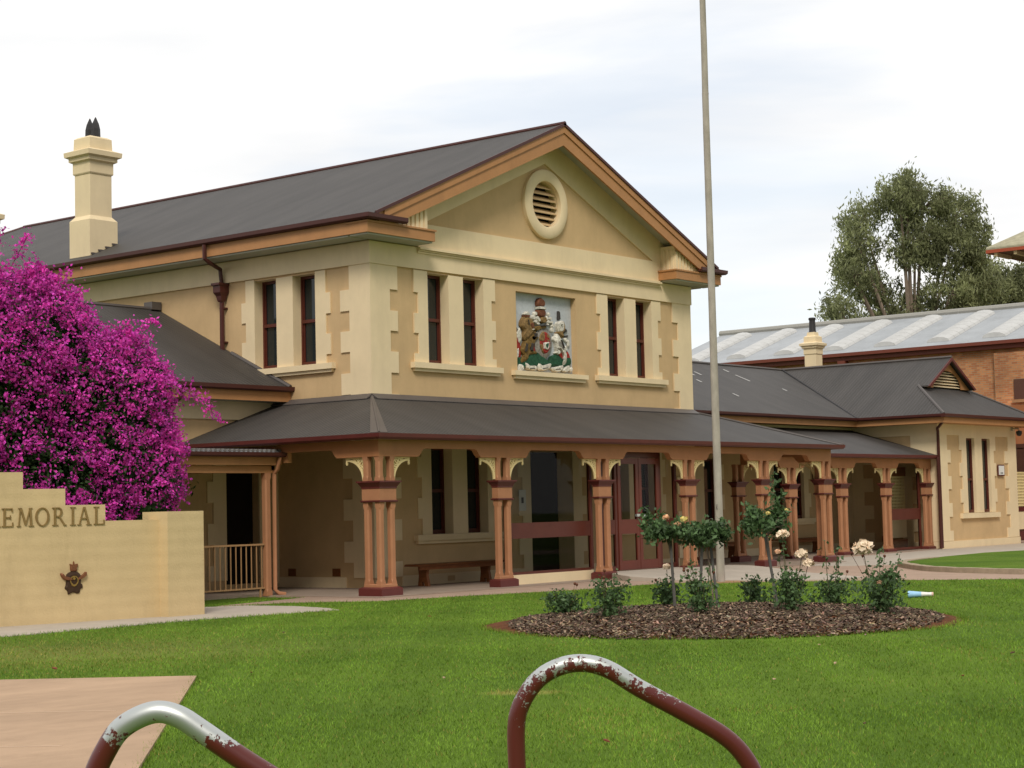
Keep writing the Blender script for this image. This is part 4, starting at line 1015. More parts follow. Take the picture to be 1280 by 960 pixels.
# ---- side porch and its railing
def build_porch():
    y0 = .2
    m = MB(); m.slab([(-14, y0 - .18, 2.96), (-2.72, y0 - .18, 2.96), (-2.72, 3.0, 3.03), (-14, 3.0, 3.03)], .03); m.build('porch_roof', GALV, CH)
    m = MB()
    for k in range(90):
        x = -2.76 - k * .125; m.tube([(x, y0 - .19, 2.97), (x, 2.95, 3.035)], .035, 6)
    m.build('porch_roof_ribs', mat('weathered_grey_sheet', (.17, .16, .15), .6, .3, .25, 5, dirt=.4), CH)
    m = MB(); m.yz([(y0 - .16, 2.84), (y0 - .26, 2.84), (y0 - .29, 2.87), (y0 - .295, 2.935), (y0 - .26, 2.935), (y0 - .16, 2.90)], -14, -2.66); m.build('gutter', DARKM, CH)
    m = MB(); m.box(-14, -2.68, y0 - .15, y0 - .11, 2.68, 2.90); m.box(-2.66, -2.56, y0 - .32, y0 - .05, 2.72, 2.94); m.box(-14, -2.8, y0 - .05, y0 + .06, 2.52, 2.67); m.box(-2.88, -2.78, y0 - .05, 3.0, 2.58, 2.70); m.build('porch_fascia', ORANGE, CH)
    m = MB(); post(m, -2.99, y0, .02, 2.52, .075); m.build('porch_post', TERRA, CH)
    m = MB(); m.tube([(-2.80, y0 - .22, 2.84), (-2.80, y0 - .15, 2.6), (-2.80, y0 - .05, 2.5), (-2.80, y0 - .03, .14), (-2.76, y0 - .1, .06), (-2.66, y0 - .2, .04)], .045, 8); m.build('downpipe', TERRA, CH, smooth=True)
    m = MB(); m.box(-3.0, -14, .5, 3.0, -.05, .05); m.build('porch_floor', FLOORM, CH)
build_porch()
def build_railing():
    t = thing('porch_railing', 'low ochre metal railing with thin uprights between the memorial wall and the porch post', 'railing', (-4.5, .2, 0))
    col = mat('railing_paint', (.42, .24, .11), .5, .4, .1)
    m = MB(); m.box(-2.4, 1.43, -.022, .022, 1.05, 1.085); m.build('top_rail', col, t); m = MB(); m.box(-2.4, 1.43, -.018, .018, .17, .20); m.build('bottom_rail', col, t)
    b = None
    for k in range(27):
        x = 1.36 - k * .14
        if b is None: m = MB(); m.box(-.009, .009, -.009, .009, .20, 1.05); b = m.build('baluster', col, t, (x, 0, 0))
        else: c = b.copy(); C.objects.link(c); c.parent = t; c.location = (x, 0, 0)
    m = MB(); m.box(1.30, 1.33, -.015, .015, 0, .17); m.box(-1.0, -.97, -.015, .015, 0, .17); m.build('foot', col, t)
build_railing()

# ---- coat of arms in the niche: painted relief
def smooth_poly(pts, n=5):
    P = [np.array(p, float) for p in pts]; out = []; k = len(P)
    for i in range(k):
        a, b, c, d = P[i - 1], P[i], P[(i + 1) % k], P[(i + 2) % k]
        for t in np.linspace(0, 1, n, endpoint=False):
            out.append(.5 * ((2 * b) + (-a + c) * t + (2 * a - 5 * b + 4 * c - d) * t * t + (-a + 3 * b - 3 * c + d) * t ** 3))
    return out
def relief(m, pts, depth, y, tf, sm=True, ins=.55):
    q = smooth_poly(pts) if sm else [np.array(p, float) for p in pts]
    q = [np.array(tf(*p)) for p in q]; c = sum(q) / len(q)
    r0 = [(p[0], y, p[1]) for p in q]; r1 = [(p[0], y - depth * .6, p[1]) for p in [c + (p - c) * .97 for p in q]]; r2 = [(p[0], y - depth, p[1]) for p in [c + (p - c) * .72 for p in q]]
    m.rings([r0, r1, r2])
def ell(cx, cy, rx, ry, n=12): return [(cx + rx * math.cos(2 * PI * i / n), cy + ry * math.sin(2 * PI * i / n)) for i in range(n)]
def build_arms():
    def tf(u, v):
        x = 5.14 + (u - 118) / 490 * 2.22; vt = 112 + (u - 110) / 500 * 56
        return (x, 6.86 - (v - vt) / 690 * 1.88)
    Y = .165
    gold = relf('aged_gilt', (.24, .15, .06)); brown = relf('lion_bronze', (.19, .115, .035)); white = relf('relief_white', (.66, .63, .55)); red = relf('relief_red', (.33, .035, .025)); green = relf('relief_green', (.022, .085, .045))
    grey = relf('relief_grey', (.27, .25, .22)); dk = flat('relief_dark', (.05, .045, .04)); cr = relf('crown_brown', (.16, .06, .03))
    m = MB(); m.box(5.102, 7.498, .16, .169, 4.972, 6.898); arms = m.build('coat_of_arms', flat('pale_blue_panel', (.50, .53, .56), .8), CH, label='painted royal coat of arms with lion and unicorn in a framed niche')
    def P(name, mt, polys, d=.07, y=Y - .008, sm=True):
        for p in polys:
            m = MB(); relief(m, p, d, y, tf, sm); o = m.build(name, mt, arms, smooth=False)
        return o
    P('flags', red, [[(130, 500), (160, 480), (175, 560), (180, 660), (160, 700), (112, 690), (108, 610), (122, 560)], [(520, 660), (560, 640), (560, 700), (520, 740), (505, 700)], [(590, 640), (612, 690), (606, 730), (575, 700)], [(345, 560), (300, 520), (270, 560), (260, 640), (330, 640)]], .04)
    P('flag_white', white, [[(140, 470), (172, 420), (185, 520), (160, 560)], [(132, 620), (158, 600), (150, 690), (122, 685)], [(560, 525), (580, 515), (590, 545), (575, 560)], [(590, 540), (608, 545), (600, 600), (590, 590)], [(565, 590), (585, 600), (578, 640), (562, 625)]], .055)
    P('mound', green, [[(130, 690), (190, 680), (260, 620), (330, 660), (400, 720), (440, 680), (500, 670), (560, 720), (615, 700), (620, 760), (560, 780), (330, 770), (130, 780)]], .07)
    P('stems', dk, [[(112, 385), (128, 385), (160, 440), (150, 470)], [(108, 450), (122, 455), (150, 500), (135, 515)], [(585, 430), (598, 455), (560, 480), (550, 460)], [(560, 500), (605, 490), (575, 530)]], .04, sm=False)
    P('lion', brown, [[(200, 540), (235, 480), (300, 450), (305, 520), (270, 570), (235, 600), (250, 640), (300, 640), (310, 660), (230, 670), (215, 720), (170, 740), (165, 700), (190, 670), (165, 620), (180, 590)],
                      [(285, 420), (340, 400), (390, 405), (395, 425), (340, 435), (300, 450)], [(250, 500), (300, 490), (325, 510), (300, 530), (260, 535)]], .10)
    P('lion_mane', gold, [[(180, 350), (215, 310), (250, 330), (285, 380), (290, 440), (250, 500), (205, 540), (185, 500), (195, 450), (170, 400)]], .13)
    P('lion_face', cr, [[(235, 380), (268, 375), (272, 420), (250, 430)]], .145); P('lion_teeth', white, [[(248, 436), (270, 430), (268, 442), (250, 446)]], .15, sm=False)
    P('lion_crown', white, [[(200, 300), (222, 275), (246, 300)], [(200, 298), (250, 298), (246, 306), (202, 306)]], .12, sm=False); P('crown_cap', cr, [[(196, 308), (250, 308), (246, 328), (200, 330)]], .12, sm=False)
    P('shield_rim', grey, [ell(368, 560, 78, 150, 16)], .09); P('shield', red, [ell(372, 560, 58, 122, 16)], .115, ins=1) if False else P('shield', red, [ell(372, 560, 56, 118, 16)], .11)
    P('shield_quarters', gold, [[(322, 500), (345, 462), (368, 455), (366, 545), (320, 548)], [(322, 570), (344, 562), (346, 640), (362, 668), (340, 640)], [(384, 478), (408, 500), (410, 520), (386, 512)], [(384, 530), (412, 535), (410, 545), (386, 545)]], .12)
    P('harp_quarter', white, [[(345, 555), (405, 545), (402, 610), (385, 632), (350, 615)]], .14, sm=False); P('harp', green, [[(362, 572), (392, 560), (386, 600), (372, 612)]], .15)
    curls = [(285, 330, 16, 24), (302, 295, 12, 20), (318, 335, 13, 20), (300, 365, 15, 16), (332, 352, 10, 18), (322, 385, 14, 12), (400, 335, 12, 22), (418, 300, 10, 18), (432, 340, 12, 16), (415, 370, 13, 16), (442, 375, 12, 14), (452, 405, 12, 20), (448, 445, 10, 24), (405, 395, 10, 12)]
    P('mantling', white, [ell(*c, 9) for c in curls], .09)
    P('shadow_line', dk, [[(250, 560), (262, 556), (252, 640), (240, 630)], [(205, 560), (213, 560), (200, 640), (190, 640)], [(282, 470), (300, 470), (288, 520), (278, 510)], [(215, 345), (222, 345), (230, 400), (222, 400)], [(505, 530), (512, 530), (540, 620), (530, 620)], [(512, 395), (524, 393), (522, 402), (512, 402)], [(330, 400), (410, 400), (410, 408), (330, 410)], [(262, 395), (270, 395), (268, 402), (260, 402)]], .15, sm=False)
    P('helmet', gold, [[(345, 325), (385, 325), (392, 365), (368, 385), (345, 370)]], .12); P('crest_crown', cr, [[(318, 262), (385, 262), (382, 320), (325, 320)]], .11)
    P('crest_band', white, [[(312, 232), (345, 228), (390, 244), (388, 260), (316, 254)]], .13, sm=False); P('crest_lion', cr, [[(322, 175), (350, 150), (382, 180), (384, 225), (350, 232), (318, 222)]], .11)
    P('unicorn', white, [[(455, 520), (490, 470), (520, 520), (550, 580), (560, 640), (575, 700), (560, 760), (530, 765), (545, 690), (520, 630), (500, 600), (480, 610), (468, 560)], [(475, 610), (510, 640), (500, 670), (465, 655), (480, 640)], [(490, 380), (545, 360), (550, 420), (535, 465), (500, 460)]], .11)
    P('unicorn_mane', gold, [[(545, 365), (562, 380), (560, 440), (535, 480), (545, 520), (500, 500), (480, 465), (530, 460), (548, 420)]], .10); P('unicorn_horn', dk, [[(511, 270), (519, 270), (523, 352), (507, 352)]], .08, sm=False)
    P('unicorn_body_shade', grey, [[(480, 540), (505, 545), (525, 590), (540, 640), (510, 600), (485, 590)]], .12)
    P('ribbon', white, [[(130, 800), (150, 745), (190, 760), (180, 800), (150, 815)], [(200, 730), (235, 760), (300, 765), (295, 805), (230, 800), (205, 770)], [(310, 740), (345, 765), (430, 745), (420, 790), (360, 815), (315, 800)], [(430, 790), (470, 780), (540, 770), (520, 820), (460, 830)], [(540, 800), (590, 770), (592, 815), (560, 835), (530, 825)], [(596, 800), (615, 790), (612, 830), (600, 832)]], .10)
    P('ribbon_motto', dk, [[(225, 780), (285, 784), (283, 792), (225, 790)], [(335, 790), (400, 780), (398, 788), (338, 798)], [(450, 800), (510, 796), (508, 804), (452, 808)]], .11, sm=False)
    # niche sill
    m = MB(); m.box(4.86, 7.80, -.13, .001, 4.86, 4.97); m.box(4.92, 7.74, -.08, .001, 4.78, 4.86); m.build('sill', CREAM, CH)
build_arms()

# ---- benches
def bench(x, y, z, L, label):
    t = thing('bench', label, 'bench', (x, y, z), 'timber benches along the verandah walls')
    m = MB(); m.yz([(-.20, .44), (.20, .44), (.20, .47), (.16, .49), (-.16, .49), (-.22, .47)], 0, L); m.build('seat', WOOD, t)
    m = MB(); m.yz([(-.16, .36), (-.13, .36), (-.13, .439), (-.17, .439)], .1, L - .1); m.build('apron', WOOD, t)
    for u in (.42, L - .42):
        m = MB(); m.yz([(-.15, 0), (-.05, 0), (-.03, .09), (.03, .09), (.05, 0), (.15, 0), (.12, .25), (.15, .438), (-.129, .438), (-.10, .25)], u - .04, u + .04); m.build('leg', WOOD, t)
bench(.55, -.55, .03, 2.95, 'long timber bench under the windows left of the glass entrance')
bench(15.9, 2.42, .03, 2.9, 'timber bench seen between the flagpole and the dark pillar')
bench(21.0, 2.42, .03, 2.95, 'timber bench under the far verandah window')

# ---- small wall things
def sign_board(loc, w, h, label, name='wall_sign', frame=MAROON):
    t = thing(name, label, 'sign', loc)
    m = MB(); m.box(0, w, -.03, 0, 0, h); m.build('frame', frame, t); m = MB(); m.box(.04, w - .04, -.04, -.0305, .04, h - .04); m.build('board', PAPER, t)
    k = MB(); k.box(w * .3, w * .7, -.043, -.0405, h * .22, h * .30); k.build('mark', flat('sign_ink', (.05, .05, .05)) if 'sign_ink' not in MATS else MATS['sign_ink'], t)
sign_board((31.42, -.437, 2.42), .52, .40, 'small white framed notice on the end wing wall right of its windows')
t = thing('paper_notice', 'white paper notice stuck on the wall left of the entrance doorway', 'notice', (4.98, -.04, 1.62))
m = MB(); m.box(.0, .26, -.01, 0, 0, .5); m.build('sheet', PAPER, t); k = MB(); k.box(.08, .17, -.013, -.0105, .18, .32); k.build('print', MATS['sign_ink'], t)
t = thing('wall_box', 'small grey sign box on the wall above the far bench', 'sign', (24.05, 2.76, 2.33)); m = MB(); m.box(0, .36, -.14, 0, 0, .27); m.build('case', flat('sign_box_grey', (.25, .24, .2)), t); m = MB(); m.box(.04, .32, -.15, -.141, .04, .23); m.build('face', flat('sign_box_face', (.42, .4, .33)), t)
def camera_dome():
    t = thing('security_camera', 'round security camera on a bracket under the eave of the end wing', 'camera', (32.75, -.72, 3.93))
    m = MB(); m.lathe([(.02, -.10), (.07, -.08), (.10, -.02), (.11, .03), (.10, .08), (.03, .10)], 0, 0, 14); m.build('dome', flat('camera_black', (.03, .03, .03), .3), t, smooth=True)
    m = MB(); m.tube([(0, 0, .08), (0, 0, .16), (0, .26, .18)], .025, 8); m.box(-.06, .06, .245, .275, .1, .26); m.build('mount', flat('camera_mount', (.4, .36, .28)), t)
camera_dome()
def hanging_basket():
    t = thing('hanging_plant', 'dark potted fern hanging under the porch roof left of the doorway', 'plant', (-4.35, 1.6, 2.2))
    m = MB(); m.lathe([(.05, -.25), (.16, -.2), (.2, 0), (.19, .02)], 0, 0, 14); m.build('pot', flat('dark_pot', (.05, .035, .025)), t, smooth=True)
    m = MB(); m.tube([(-.17, 0, 0), (0, 0, .55), (.17, 0, 0)], .008, 5); m.tube([(0, 0, .5), (0, 0, .75)], .008, 5); m.build('chain', POTM, t)
    P = rng.normal(0, 1, (500, 3)) * np.array([.16, .16, .08]) + np.array([-4.35, 1.6, 2.24]); leaf_mesh('foliage', P, .11, BLEAF, t, 2.2, .5, loc=(-4.35, 1.6, 2.2)).location = (0, 0, 0)
hanging_basket()

# ================================================================= MEMORIAL WALL
def build_memorial():
    A = np.array([-8.74, -3.30]); ang = math.atan2(.2, -1)
    t = thing('memorial_wall', 'stepped cream memorial wall with raised letters, bronze badge and square end pier', 'wall', (A[0], A[1], 0))
    # local frame: s to the left along the wall
    dx, dy = math.cos(ang), math.sin(ang); nx, ny = -dy, dx       # n points to the front (towards -y)
    if ny > 0: nx, ny = -nx, -ny
    def W_(s, n, z): return (dx * s + nx * n, dy * s + ny * n, z)
    prof = [(0, -.1), (0, 1.63), (.987, 1.63), (.987, 1.898), (1.693, 1.898), (1.693, 2.165), (2.418, 2.165), (2.418, 2.435), (5.4, 2.435), (5.4, 2.165), (6.1, 2.165), (6.1, 1.898), (6.8, 1.898), (6.8, 1.63), (7.8, 1.63), (7.8, -.1)]
    m = MB(); m.prism([W_(s, 0, z) for s, z in prof], [W_(s, -.24, z) for s, z in prof]); m.build('wall', WALLP, t)
    m = MB(); m.box(.0, .79, -.21, .43, -.1, 1.76); m.build('pier', WALLP, t)
    # letters
    H = .29; LW = .033; TW = .014; D = .022
    def rect(u0, v0, u1, v1): return [(u0, v0), (u1, v0), (u1, v1), (u0, v1)]
    def diag(u0, v0, u1, v1, w): return [(u0 - w / 2, v0), (u0 + w / 2, v0), (u1 + w / 2, v1), (u1 - w / 2, v1)]
    def serif(u, v, w=.05): return rect(u - w, v - .008 if v > .1 else v, u + w, v + .0 if v > .1 else v + .010)
    def arc(cu, cv, ru, rv, a0, a1, w0, w1, n=14):
        out = []; A_ = np.linspace(a0, a1, n)
        for a, b in zip(A_[:-1], A_[1:]):
            wa = w0 + (w1 - w0) * abs(math.cos(a)); wb = w0 + (w1 - w0) * abs(math.cos(b))
            out.append([(cu + ru * math.cos(a), cv + rv * math.sin(a)), (cu + ru * math.cos(b), cv + rv * math.sin(b)), (cu + (ru - wb) * math.cos(b), cv + (rv - wb) * math.sin(b)), (cu + (ru - wa) * math.cos(a), cv + (rv - wa) * math.sin(a))])
        return out
    G = {}
    G['E'] = (.20, [rect(.03, 0, .03 + LW, H), rect(.0, 0, .19, TW), rect(0, H - TW, .18, H), rect(.07, H / 2 - .01, .15, H / 2 + .01), rect(.165, H - .06, .18, H), rect(.175, 0, .19, .065), rect(.14, H / 2 - .035, .15, H / 2 + .035)])
    G['M'] = (.30, [diag(.035, 0, .06, H, TW), diag(.07, H, .15, 0.02, LW), diag(.225, H, .15, 0.02, TW), diag(.245, 0, .225, H, LW), serif(.035, 0, .035), serif(.245, 0, .045), serif(.055, H, .03), serif(.235, H, .03)])
    G['O'] = (.24, arc(.12, H / 2, .12, H / 2 + .004, 0, 2 * PI, TW, LW, 26))
    G['R'] = (.26, [rect(.03, 0, .03 + LW, H), rect(0, 0, .10, .012), rect(0, H - TW, .12, H), rect(.07, H / 2 - .01, .12, H / 2 + .01)] + arc(.11, H * .745, .065, H * .255, -PI / 2, PI / 2, TW, LW, 12) + [diag(.115, H / 2, .215, 0.0, LW), rect(.19, 0, .245, .012)])
    G['I'] = (.10, [rect(.03, 0, .03 + LW, H), serif(.05, 0, .05), serif(.05, H, .05)])
    G['A'] = (.25, [diag(.035, 0, .115, H, TW), diag(.205, 0, .125, H, LW), rect(.07, H * .33, .165, H * .33 + .018), serif(.035, 0, .035), serif(.205, 0, .045)])
    G['L'] = (.21, [rect(.03, 0, .03 + LW, H), rect(0, 0, .19, TW), serif(.05, H, .05), rect(.175, 0, .19, .075)])
    # left edge (s) of each letter, measured
    for ch_, s0 in (('M', 3.09), ('E', 2.78), ('M', 2.53), ('O', 2.215), ('R', 1.925), ('I', 1.615), ('A', 1.49), ('L', 1.20)):
        w, polys = G[ch_]; m = MB()
        for i, p in enumerate(polys):
            e = .0006 * (i % 5)
            m.prism([W_(s0 - u, .001, 1.575 + v) for u, v in p], [W_(s0 - u, D + e, 1.575 + v) for u, v in p])
        m.build('letter', BRONZE if False else MATS['letter_paint'], t)
    # badge: crown, wreath ring, spread wings, centre
    s0, z0 = 1.563, .725
    def Q(u, v): return (s0 - u, z0 + v)
    dark = flat('badge_bronze', (.060, .032, .018), .5, .2); gold = flat('badge_gold', (.34, .22, .06), .4, .4); cop = flat('badge_copper', (.22, .09, .045), .45, .3)
    def rel(m, pts, d, y0=0.001, sm=True):
        q = smooth_poly(pts, 4) if sm else pts; c = sum(np.array(p) for p in q) / len(q)
        m.rings([[W_(*Q(*p), 0)[:2] + (Q(*p)[1],) if False else W_(Q(*p)[0], y0, Q(*p)[1]) for p in q], [W_(Q(*(c + (np.array(p) - c) * .96))[0], y0 + d * .6, Q(*(c + (np.array(p) - c) * .96))[1]) for p in q], [W_(Q(*(c + (np.array(p) - c) * .75))[0], y0 + d, Q(*(c + (np.array(p) - c) * .75))[1]) for p in q]])
    k = 1 / 1210.0
    def c_(u, v): return ((u - 497) * k, (530 - v) * k)
    m = MB(); rel(m, [c_(*p) for p in [(340, 560), (350, 460), (430, 410), (497, 395), (570, 410), (645, 470), (660, 560), (650, 640), (680, 660), (690, 730), (640, 760), (620, 830), (560, 840), (497, 815), (430, 835), (380, 850), (360, 780), (310, 730), (330, 670)]], .03); bd = m.build('badge', dark, t, label='bronze air force style badge with crown and spread wings')
    m = MB(); rel(m, [c_(*p) for p in [(440, 400), (425, 300), (415, 260), (450, 265), (480, 290), (497, 205), (515, 290), (545, 262), (588, 262), (585, 310), (560, 350), (565, 400)]], .04); m.build('crown', cop, bd)
    m = MB(); rel(m, [c_(*p) for p in [(220, 440), (250, 430), (290, 480), (350, 500), (440, 530), (470, 580), (400, 580), (320, 570), (260, 530), (225, 480)]], .055); rel(m, [c_(*p) for p in [(580, 540), (640, 500), (700, 460), (745, 420), (775, 440), (760, 500), (690, 545), (620, 570), (580, 580)]], .055); m.build('wings', cop, bd)
    m = MB()
    for i in range(18):
        a0, a1 = 2 * PI * i / 18, 2 * PI * (i + 1) / 18; pts = []
        q = [c_(495 + r * math.cos(a), 585 + r * 1.08 * math.sin(a)) for r, a in ((88, a0), (88, a1), (70, a1), (70, a0))]
        m.prism([W_(Q(*p)[0], .02, Q(*p)[1]) for p in q], [W_(Q(*p)[0], .045, Q(*p)[1]) for p in q])
    rel(m, [c_(*p) for p in [(465, 530), (490, 505), (520, 530), (515, 570), (470, 570)]], .05); rel(m, [c_(*p) for p in [(425, 620), (500, 680), (570, 620), (560, 670), (500, 705), (440, 680)]], .045); m.build('ring', gold, bd)
mat('letter_paint', (.25, .165, .06), .6, .3, .15, 20)
build_memorial()

# ================================================================= FLAGPOLE, RAILS, CUP, LEAVES
def build_pole():
    t = thing('flagpole', 'tall weathered timber flagpole standing at the lawn edge in front of the verandah', 'pole', (4.2, -6.12, 0))
    pts = [(0, 0, -.2)]; rs = [.095]
    for k in range(1, 26):
        z = k * .44; pts.append((.003 * math.sin(k * .7), .003 * math.cos(k * .6), z)); rs.append(.088 - .0007 * k + .0008 * math.sin(k * 2.7))
    m = MB(); m.tube(pts[:25], rs[:25], 14); m.build('lower_shaft', POLEM, t, smooth=True)
    z0 = pts[24][2]; m = MB(); m.tube([(0, 0, z0 - .02), (.01, 0, z0 + 1), (.02, .01, z0 + 3), (.02, 0, z0 + 5)], [.070, .068, .063, .055], 12); m.build('upper_shaft', POLEM, t, smooth=True)
    m = MB(); m.lathe([(.071, z0 - .03), (.074, z0 - .025), (.074, z0 + .01), (.068, z0 + .015)], 0, 0, 12); m.build('collar', POLEM, t)
    m = MB(); m.tube([(-.09, -.02, 1.55), (-.12, -.03, 1.6), (-.09, -.02, 1.66)], .008, 5); m.build('cleat', POTM, t)
    m = MB(); m.lathe([(.06, z0 + 4.98), (.08, z0 + 5.05), (.03, z0 + 5.12)], 0, 0, 12); m.build('finial', POLEM, t, smooth=True)
build_pole()
o = MB().xy([(4.2 + r_ * math.cos(a), -6.12 + r_ * math.sin(a)) for i in range(18) for a, r_ in [(2 * PI * i / 18, .52 + .05 * math.sin(5 * i))]], -.02, .018).build('bare_earth', mat('bare_earth', (.36, .22, .13), .95, .05, .15, 6, .4, 30)); struct(o)

def hoop(P, r, label, worn, gl):
    P = [Vector(p) for p in P]
    # smooth resample
    q = [np.array(p) for p in P]; out = []
    for i in range(len(q) - 1):
        a = q[max(i - 1, 0)]; b = q[i]; c = q[i + 1]; d = q[min(i + 2, len(q) - 1)]
        for t in np.linspace(0, 1, 5, endpoint=False): out.append(.5 * ((2 * b) + (-a + c) * t + (2 * a - 5 * b + 4 * c - d) * t * t + (-a + 3 * b - 3 * c + d) * t ** 3))
    out.append(q[-1]); out = [np.array([p[0], p[1], p[2]]) for p in out]
    base = np.array([out[0][0], out[0][1], 0])
    t = thing('barrier_rail', label, 'railing', tuple(base), 'bent steel pipe rails in the foreground')
    m = MB(); full = [np.array([out[0][0], out[0][1], -.05])] + [np.array([out[0][0], out[0][1], out[0][2] * f]) for f in (.3, .6, .9)] + out + [np.array([out[-1][0], out[-1][1], out[-1][2] * f]) for f in (.9, .6, .3)] + [np.array([out[-1][0], out[-1][1], -.05])]
    m.tube([tuple(p - base) for p in full], r, 20); m.build('pipe', worn, t, smooth=True)
    for p in (out[0], out[-1]):
        m = MB(); m.lathe([(r * 2.0, 0), (r * 2.0, .008), (r * 1.1, .012)], p[0] - base[0], p[1] - base[1], 16); m.build('base_flange', MAROON, t)
railR = [(-25.009, -24.017, 1.0), (-25.009, -24.017, 1.106), (-25.003, -24.031, 1.165), (-24.98, -24.066, 1.224), (-24.946, -24.112, 1.256), (-24.909, -24.159, 1.263), (-24.87, -24.205, 1.246), (-24.818, -24.264, 1.196), (-24.741, -24.353, 1.129), (-24.682, -24.42, 1.073), (-24.649, -24.456, 1.022), (-24.628, -24.477, .961), (-24.622, -24.484, .88)]
railL = [(-26.250, -23.913, 1.05), (-26.247, -23.917, 1.107), (-26.241, -23.929, 1.147), (-26.232, -23.944, 1.183), (-26.216, -23.969, 1.227), (-26.193, -24.001, 1.253), (-26.167, -24.034, 1.264), (-26.141, -24.066, 1.253), (-26.111, -24.099, 1.223), (-26.061, -24.155, 1.169), (-26.014, -24.208, 1.122), (-25.967, -24.261, 1.073), (-25.94, -24.29, 1.032), (-25.925, -24.303, .96), (-25.922, -24.306, .85)]
hoop(railR, .0225, 'maroon pipe rail with small silver paint chips, farther and to the right', chipped('chipped_maroon_enamel', -24.91, -24.16, 1.27, .33, .055), 0)
hoop(railL, .0225, 'maroon pipe rail worn to bare silver over its whole bend, nearest on the left', chipped('worn_maroon_enamel', -26.155, -24.045, 1.265, .17, .25), 0)

def cup():
    t = thing('paper_cup', 'crushed blue and white paper cup lying on the lawn right of the rose bed', 'litter', (-.48, -13.05, .06))
    a = Vector((.10, -.20, 0)).normalized(); b = Vector((-a.y, a.x, 0)); z = Vector((0, 0, 1))
    def ring(s, r, sq): return [tuple(a * s + b * r * math.cos(2 * PI * i / 14) + z * r * sq * math.sin(2 * PI * i / 14)) for i in range(14)]
    m = MB(); m.rings([ring(-.22, .055, 1), ring(-.2, .07, .9), ring(0, .055, .8)]); m.build('cup_body', flat('cup_blue', (.35, .6, .85), .5), t, smooth=True)
    m = MB(); m.rings([ring(0.001, .055, .8), ring(.12, .045, .75), ring(.17, .04, .9)]); m.build('cup_base', flat('cup_white', (.85, .83, .8), .5), t, smooth=True)
    m = MB(); m.rings([ring(.171, .042, .9), ring(.20, .040, .9)]); m.build('cup_rim', flat('cup_pink', (.75, .5, .4), .5), t)
cup()
def fallen():
    cols = [(.20, .06, .03), (.42, .30, .18), (.10, .05, .03)]
    pr = []
    for i, c in enumerate(cols):
        m = MB(); m.rings([[(x, y, .0) for x, y in ((-.05, 0), (-.02, -.022), (.02, -.02), (.055, 0), (.02, .02), (-.02, .022))], [(x, y, .006 + abs(y) * .5) for x, y in ((-.05, 0), (-.02, -.022), (.02, -.02), (.055, 0), (.02, .02), (-.02, .022))]])
        pr.append((m, flat('fallen_leaf_%d' % i, c, .8)))
    spots = [(-15.6, -12.9), (-14.0, -18.2), (-16.6, -20.5), (-13.0, -19.6), (-12.3, -17.9), (-10.5, -19), (-16.2, -10.4), (-15.2, -15.2), (-11.0, -8.6), (-7.5, -8.2), (-2.6, -7.4), (-1.6, -9.6), (-.3, -15.2), (-2.4, -16.8), (.9, -12.2), (-6.9, -18.7), (-19.5, -9.3), (-16.9, -8.2), (-18.3, -19.4), (-10.3, -16.6)]
    words = ['reddish brown', 'pale tan', 'dark brown']; done = {}
    lab = ['small %s fallen leaf lying on the mown lawn' % w for w in words]
    for i, (x, y) in enumerate(spots):
        k = (i * 7) % 3
        if k not in done: o = pr[k][0].build('fallen_leaf', pr[k][1], loc=(x, y, .03)); done[k] = o
        else: o = done[k].copy(); C.objects.link(o); o.location = (x, y, .03)
        o.rotation_euler = (random.uniform(-.3, .3), random.uniform(-.3, .3), random.uniform(0, 6)); s = random.uniform(.45, .85); o.scale = (s, s, s)
        tag(o, lab[k], 'leaf', 'fallen leaves scattered on the lawn')
fallen()

# ================================================================= ROSES
def bloom(t, P, r, tintc=(1, 1, 1)):
    """a full double rose: overlapping cupped petals round a ball"""
    g = rng; n = 64; P = np.array(P, float)
    u = g.uniform(-.35, 1, n); a = g.uniform(0, 2 * PI, n) ; k = np.sqrt(1 - u * u); d = np.stack([k * np.cos(a), k * np.sin(a), u], 1)
    rad = r * g.uniform(.62, 1.0, n)[:, None]; c = P + d * rad * np.array([1, 1, .78]) + np.array([0, 0, r * .25])
    tn = d + g.normal(0, .38, (n, 3)); tn /= np.linalg.norm(tn, axis=1)[:, None]
    s1 = np.cross(tn, np.array([0, 0, 1.]) + g.normal(0, .1, (n, 3))); s1 /= np.linalg.norm(s1, axis=1)[:, None] + 1e-6; s2 = np.cross(s1, tn); sz = r * g.uniform(.32, .5, n)[:, None]
    V = np.stack([c - s2 * sz - tn * sz * .1, c + s1 * sz - tn * sz * .25, c + s1 * sz * .6 + s2 * sz * .85 + tn * sz * .12, c - s1 * sz * .6 + s2 * sz * .85 + tn * sz * .12, c - s1 * sz - tn * sz * .25], 1)
    return raw('bloom', V.reshape(-1, 3), np.arange(5 * n).reshape(n, 5), PETAL, t, tint=np.array(tintc) * g.uniform(.82, 1.12, (n, 1)))
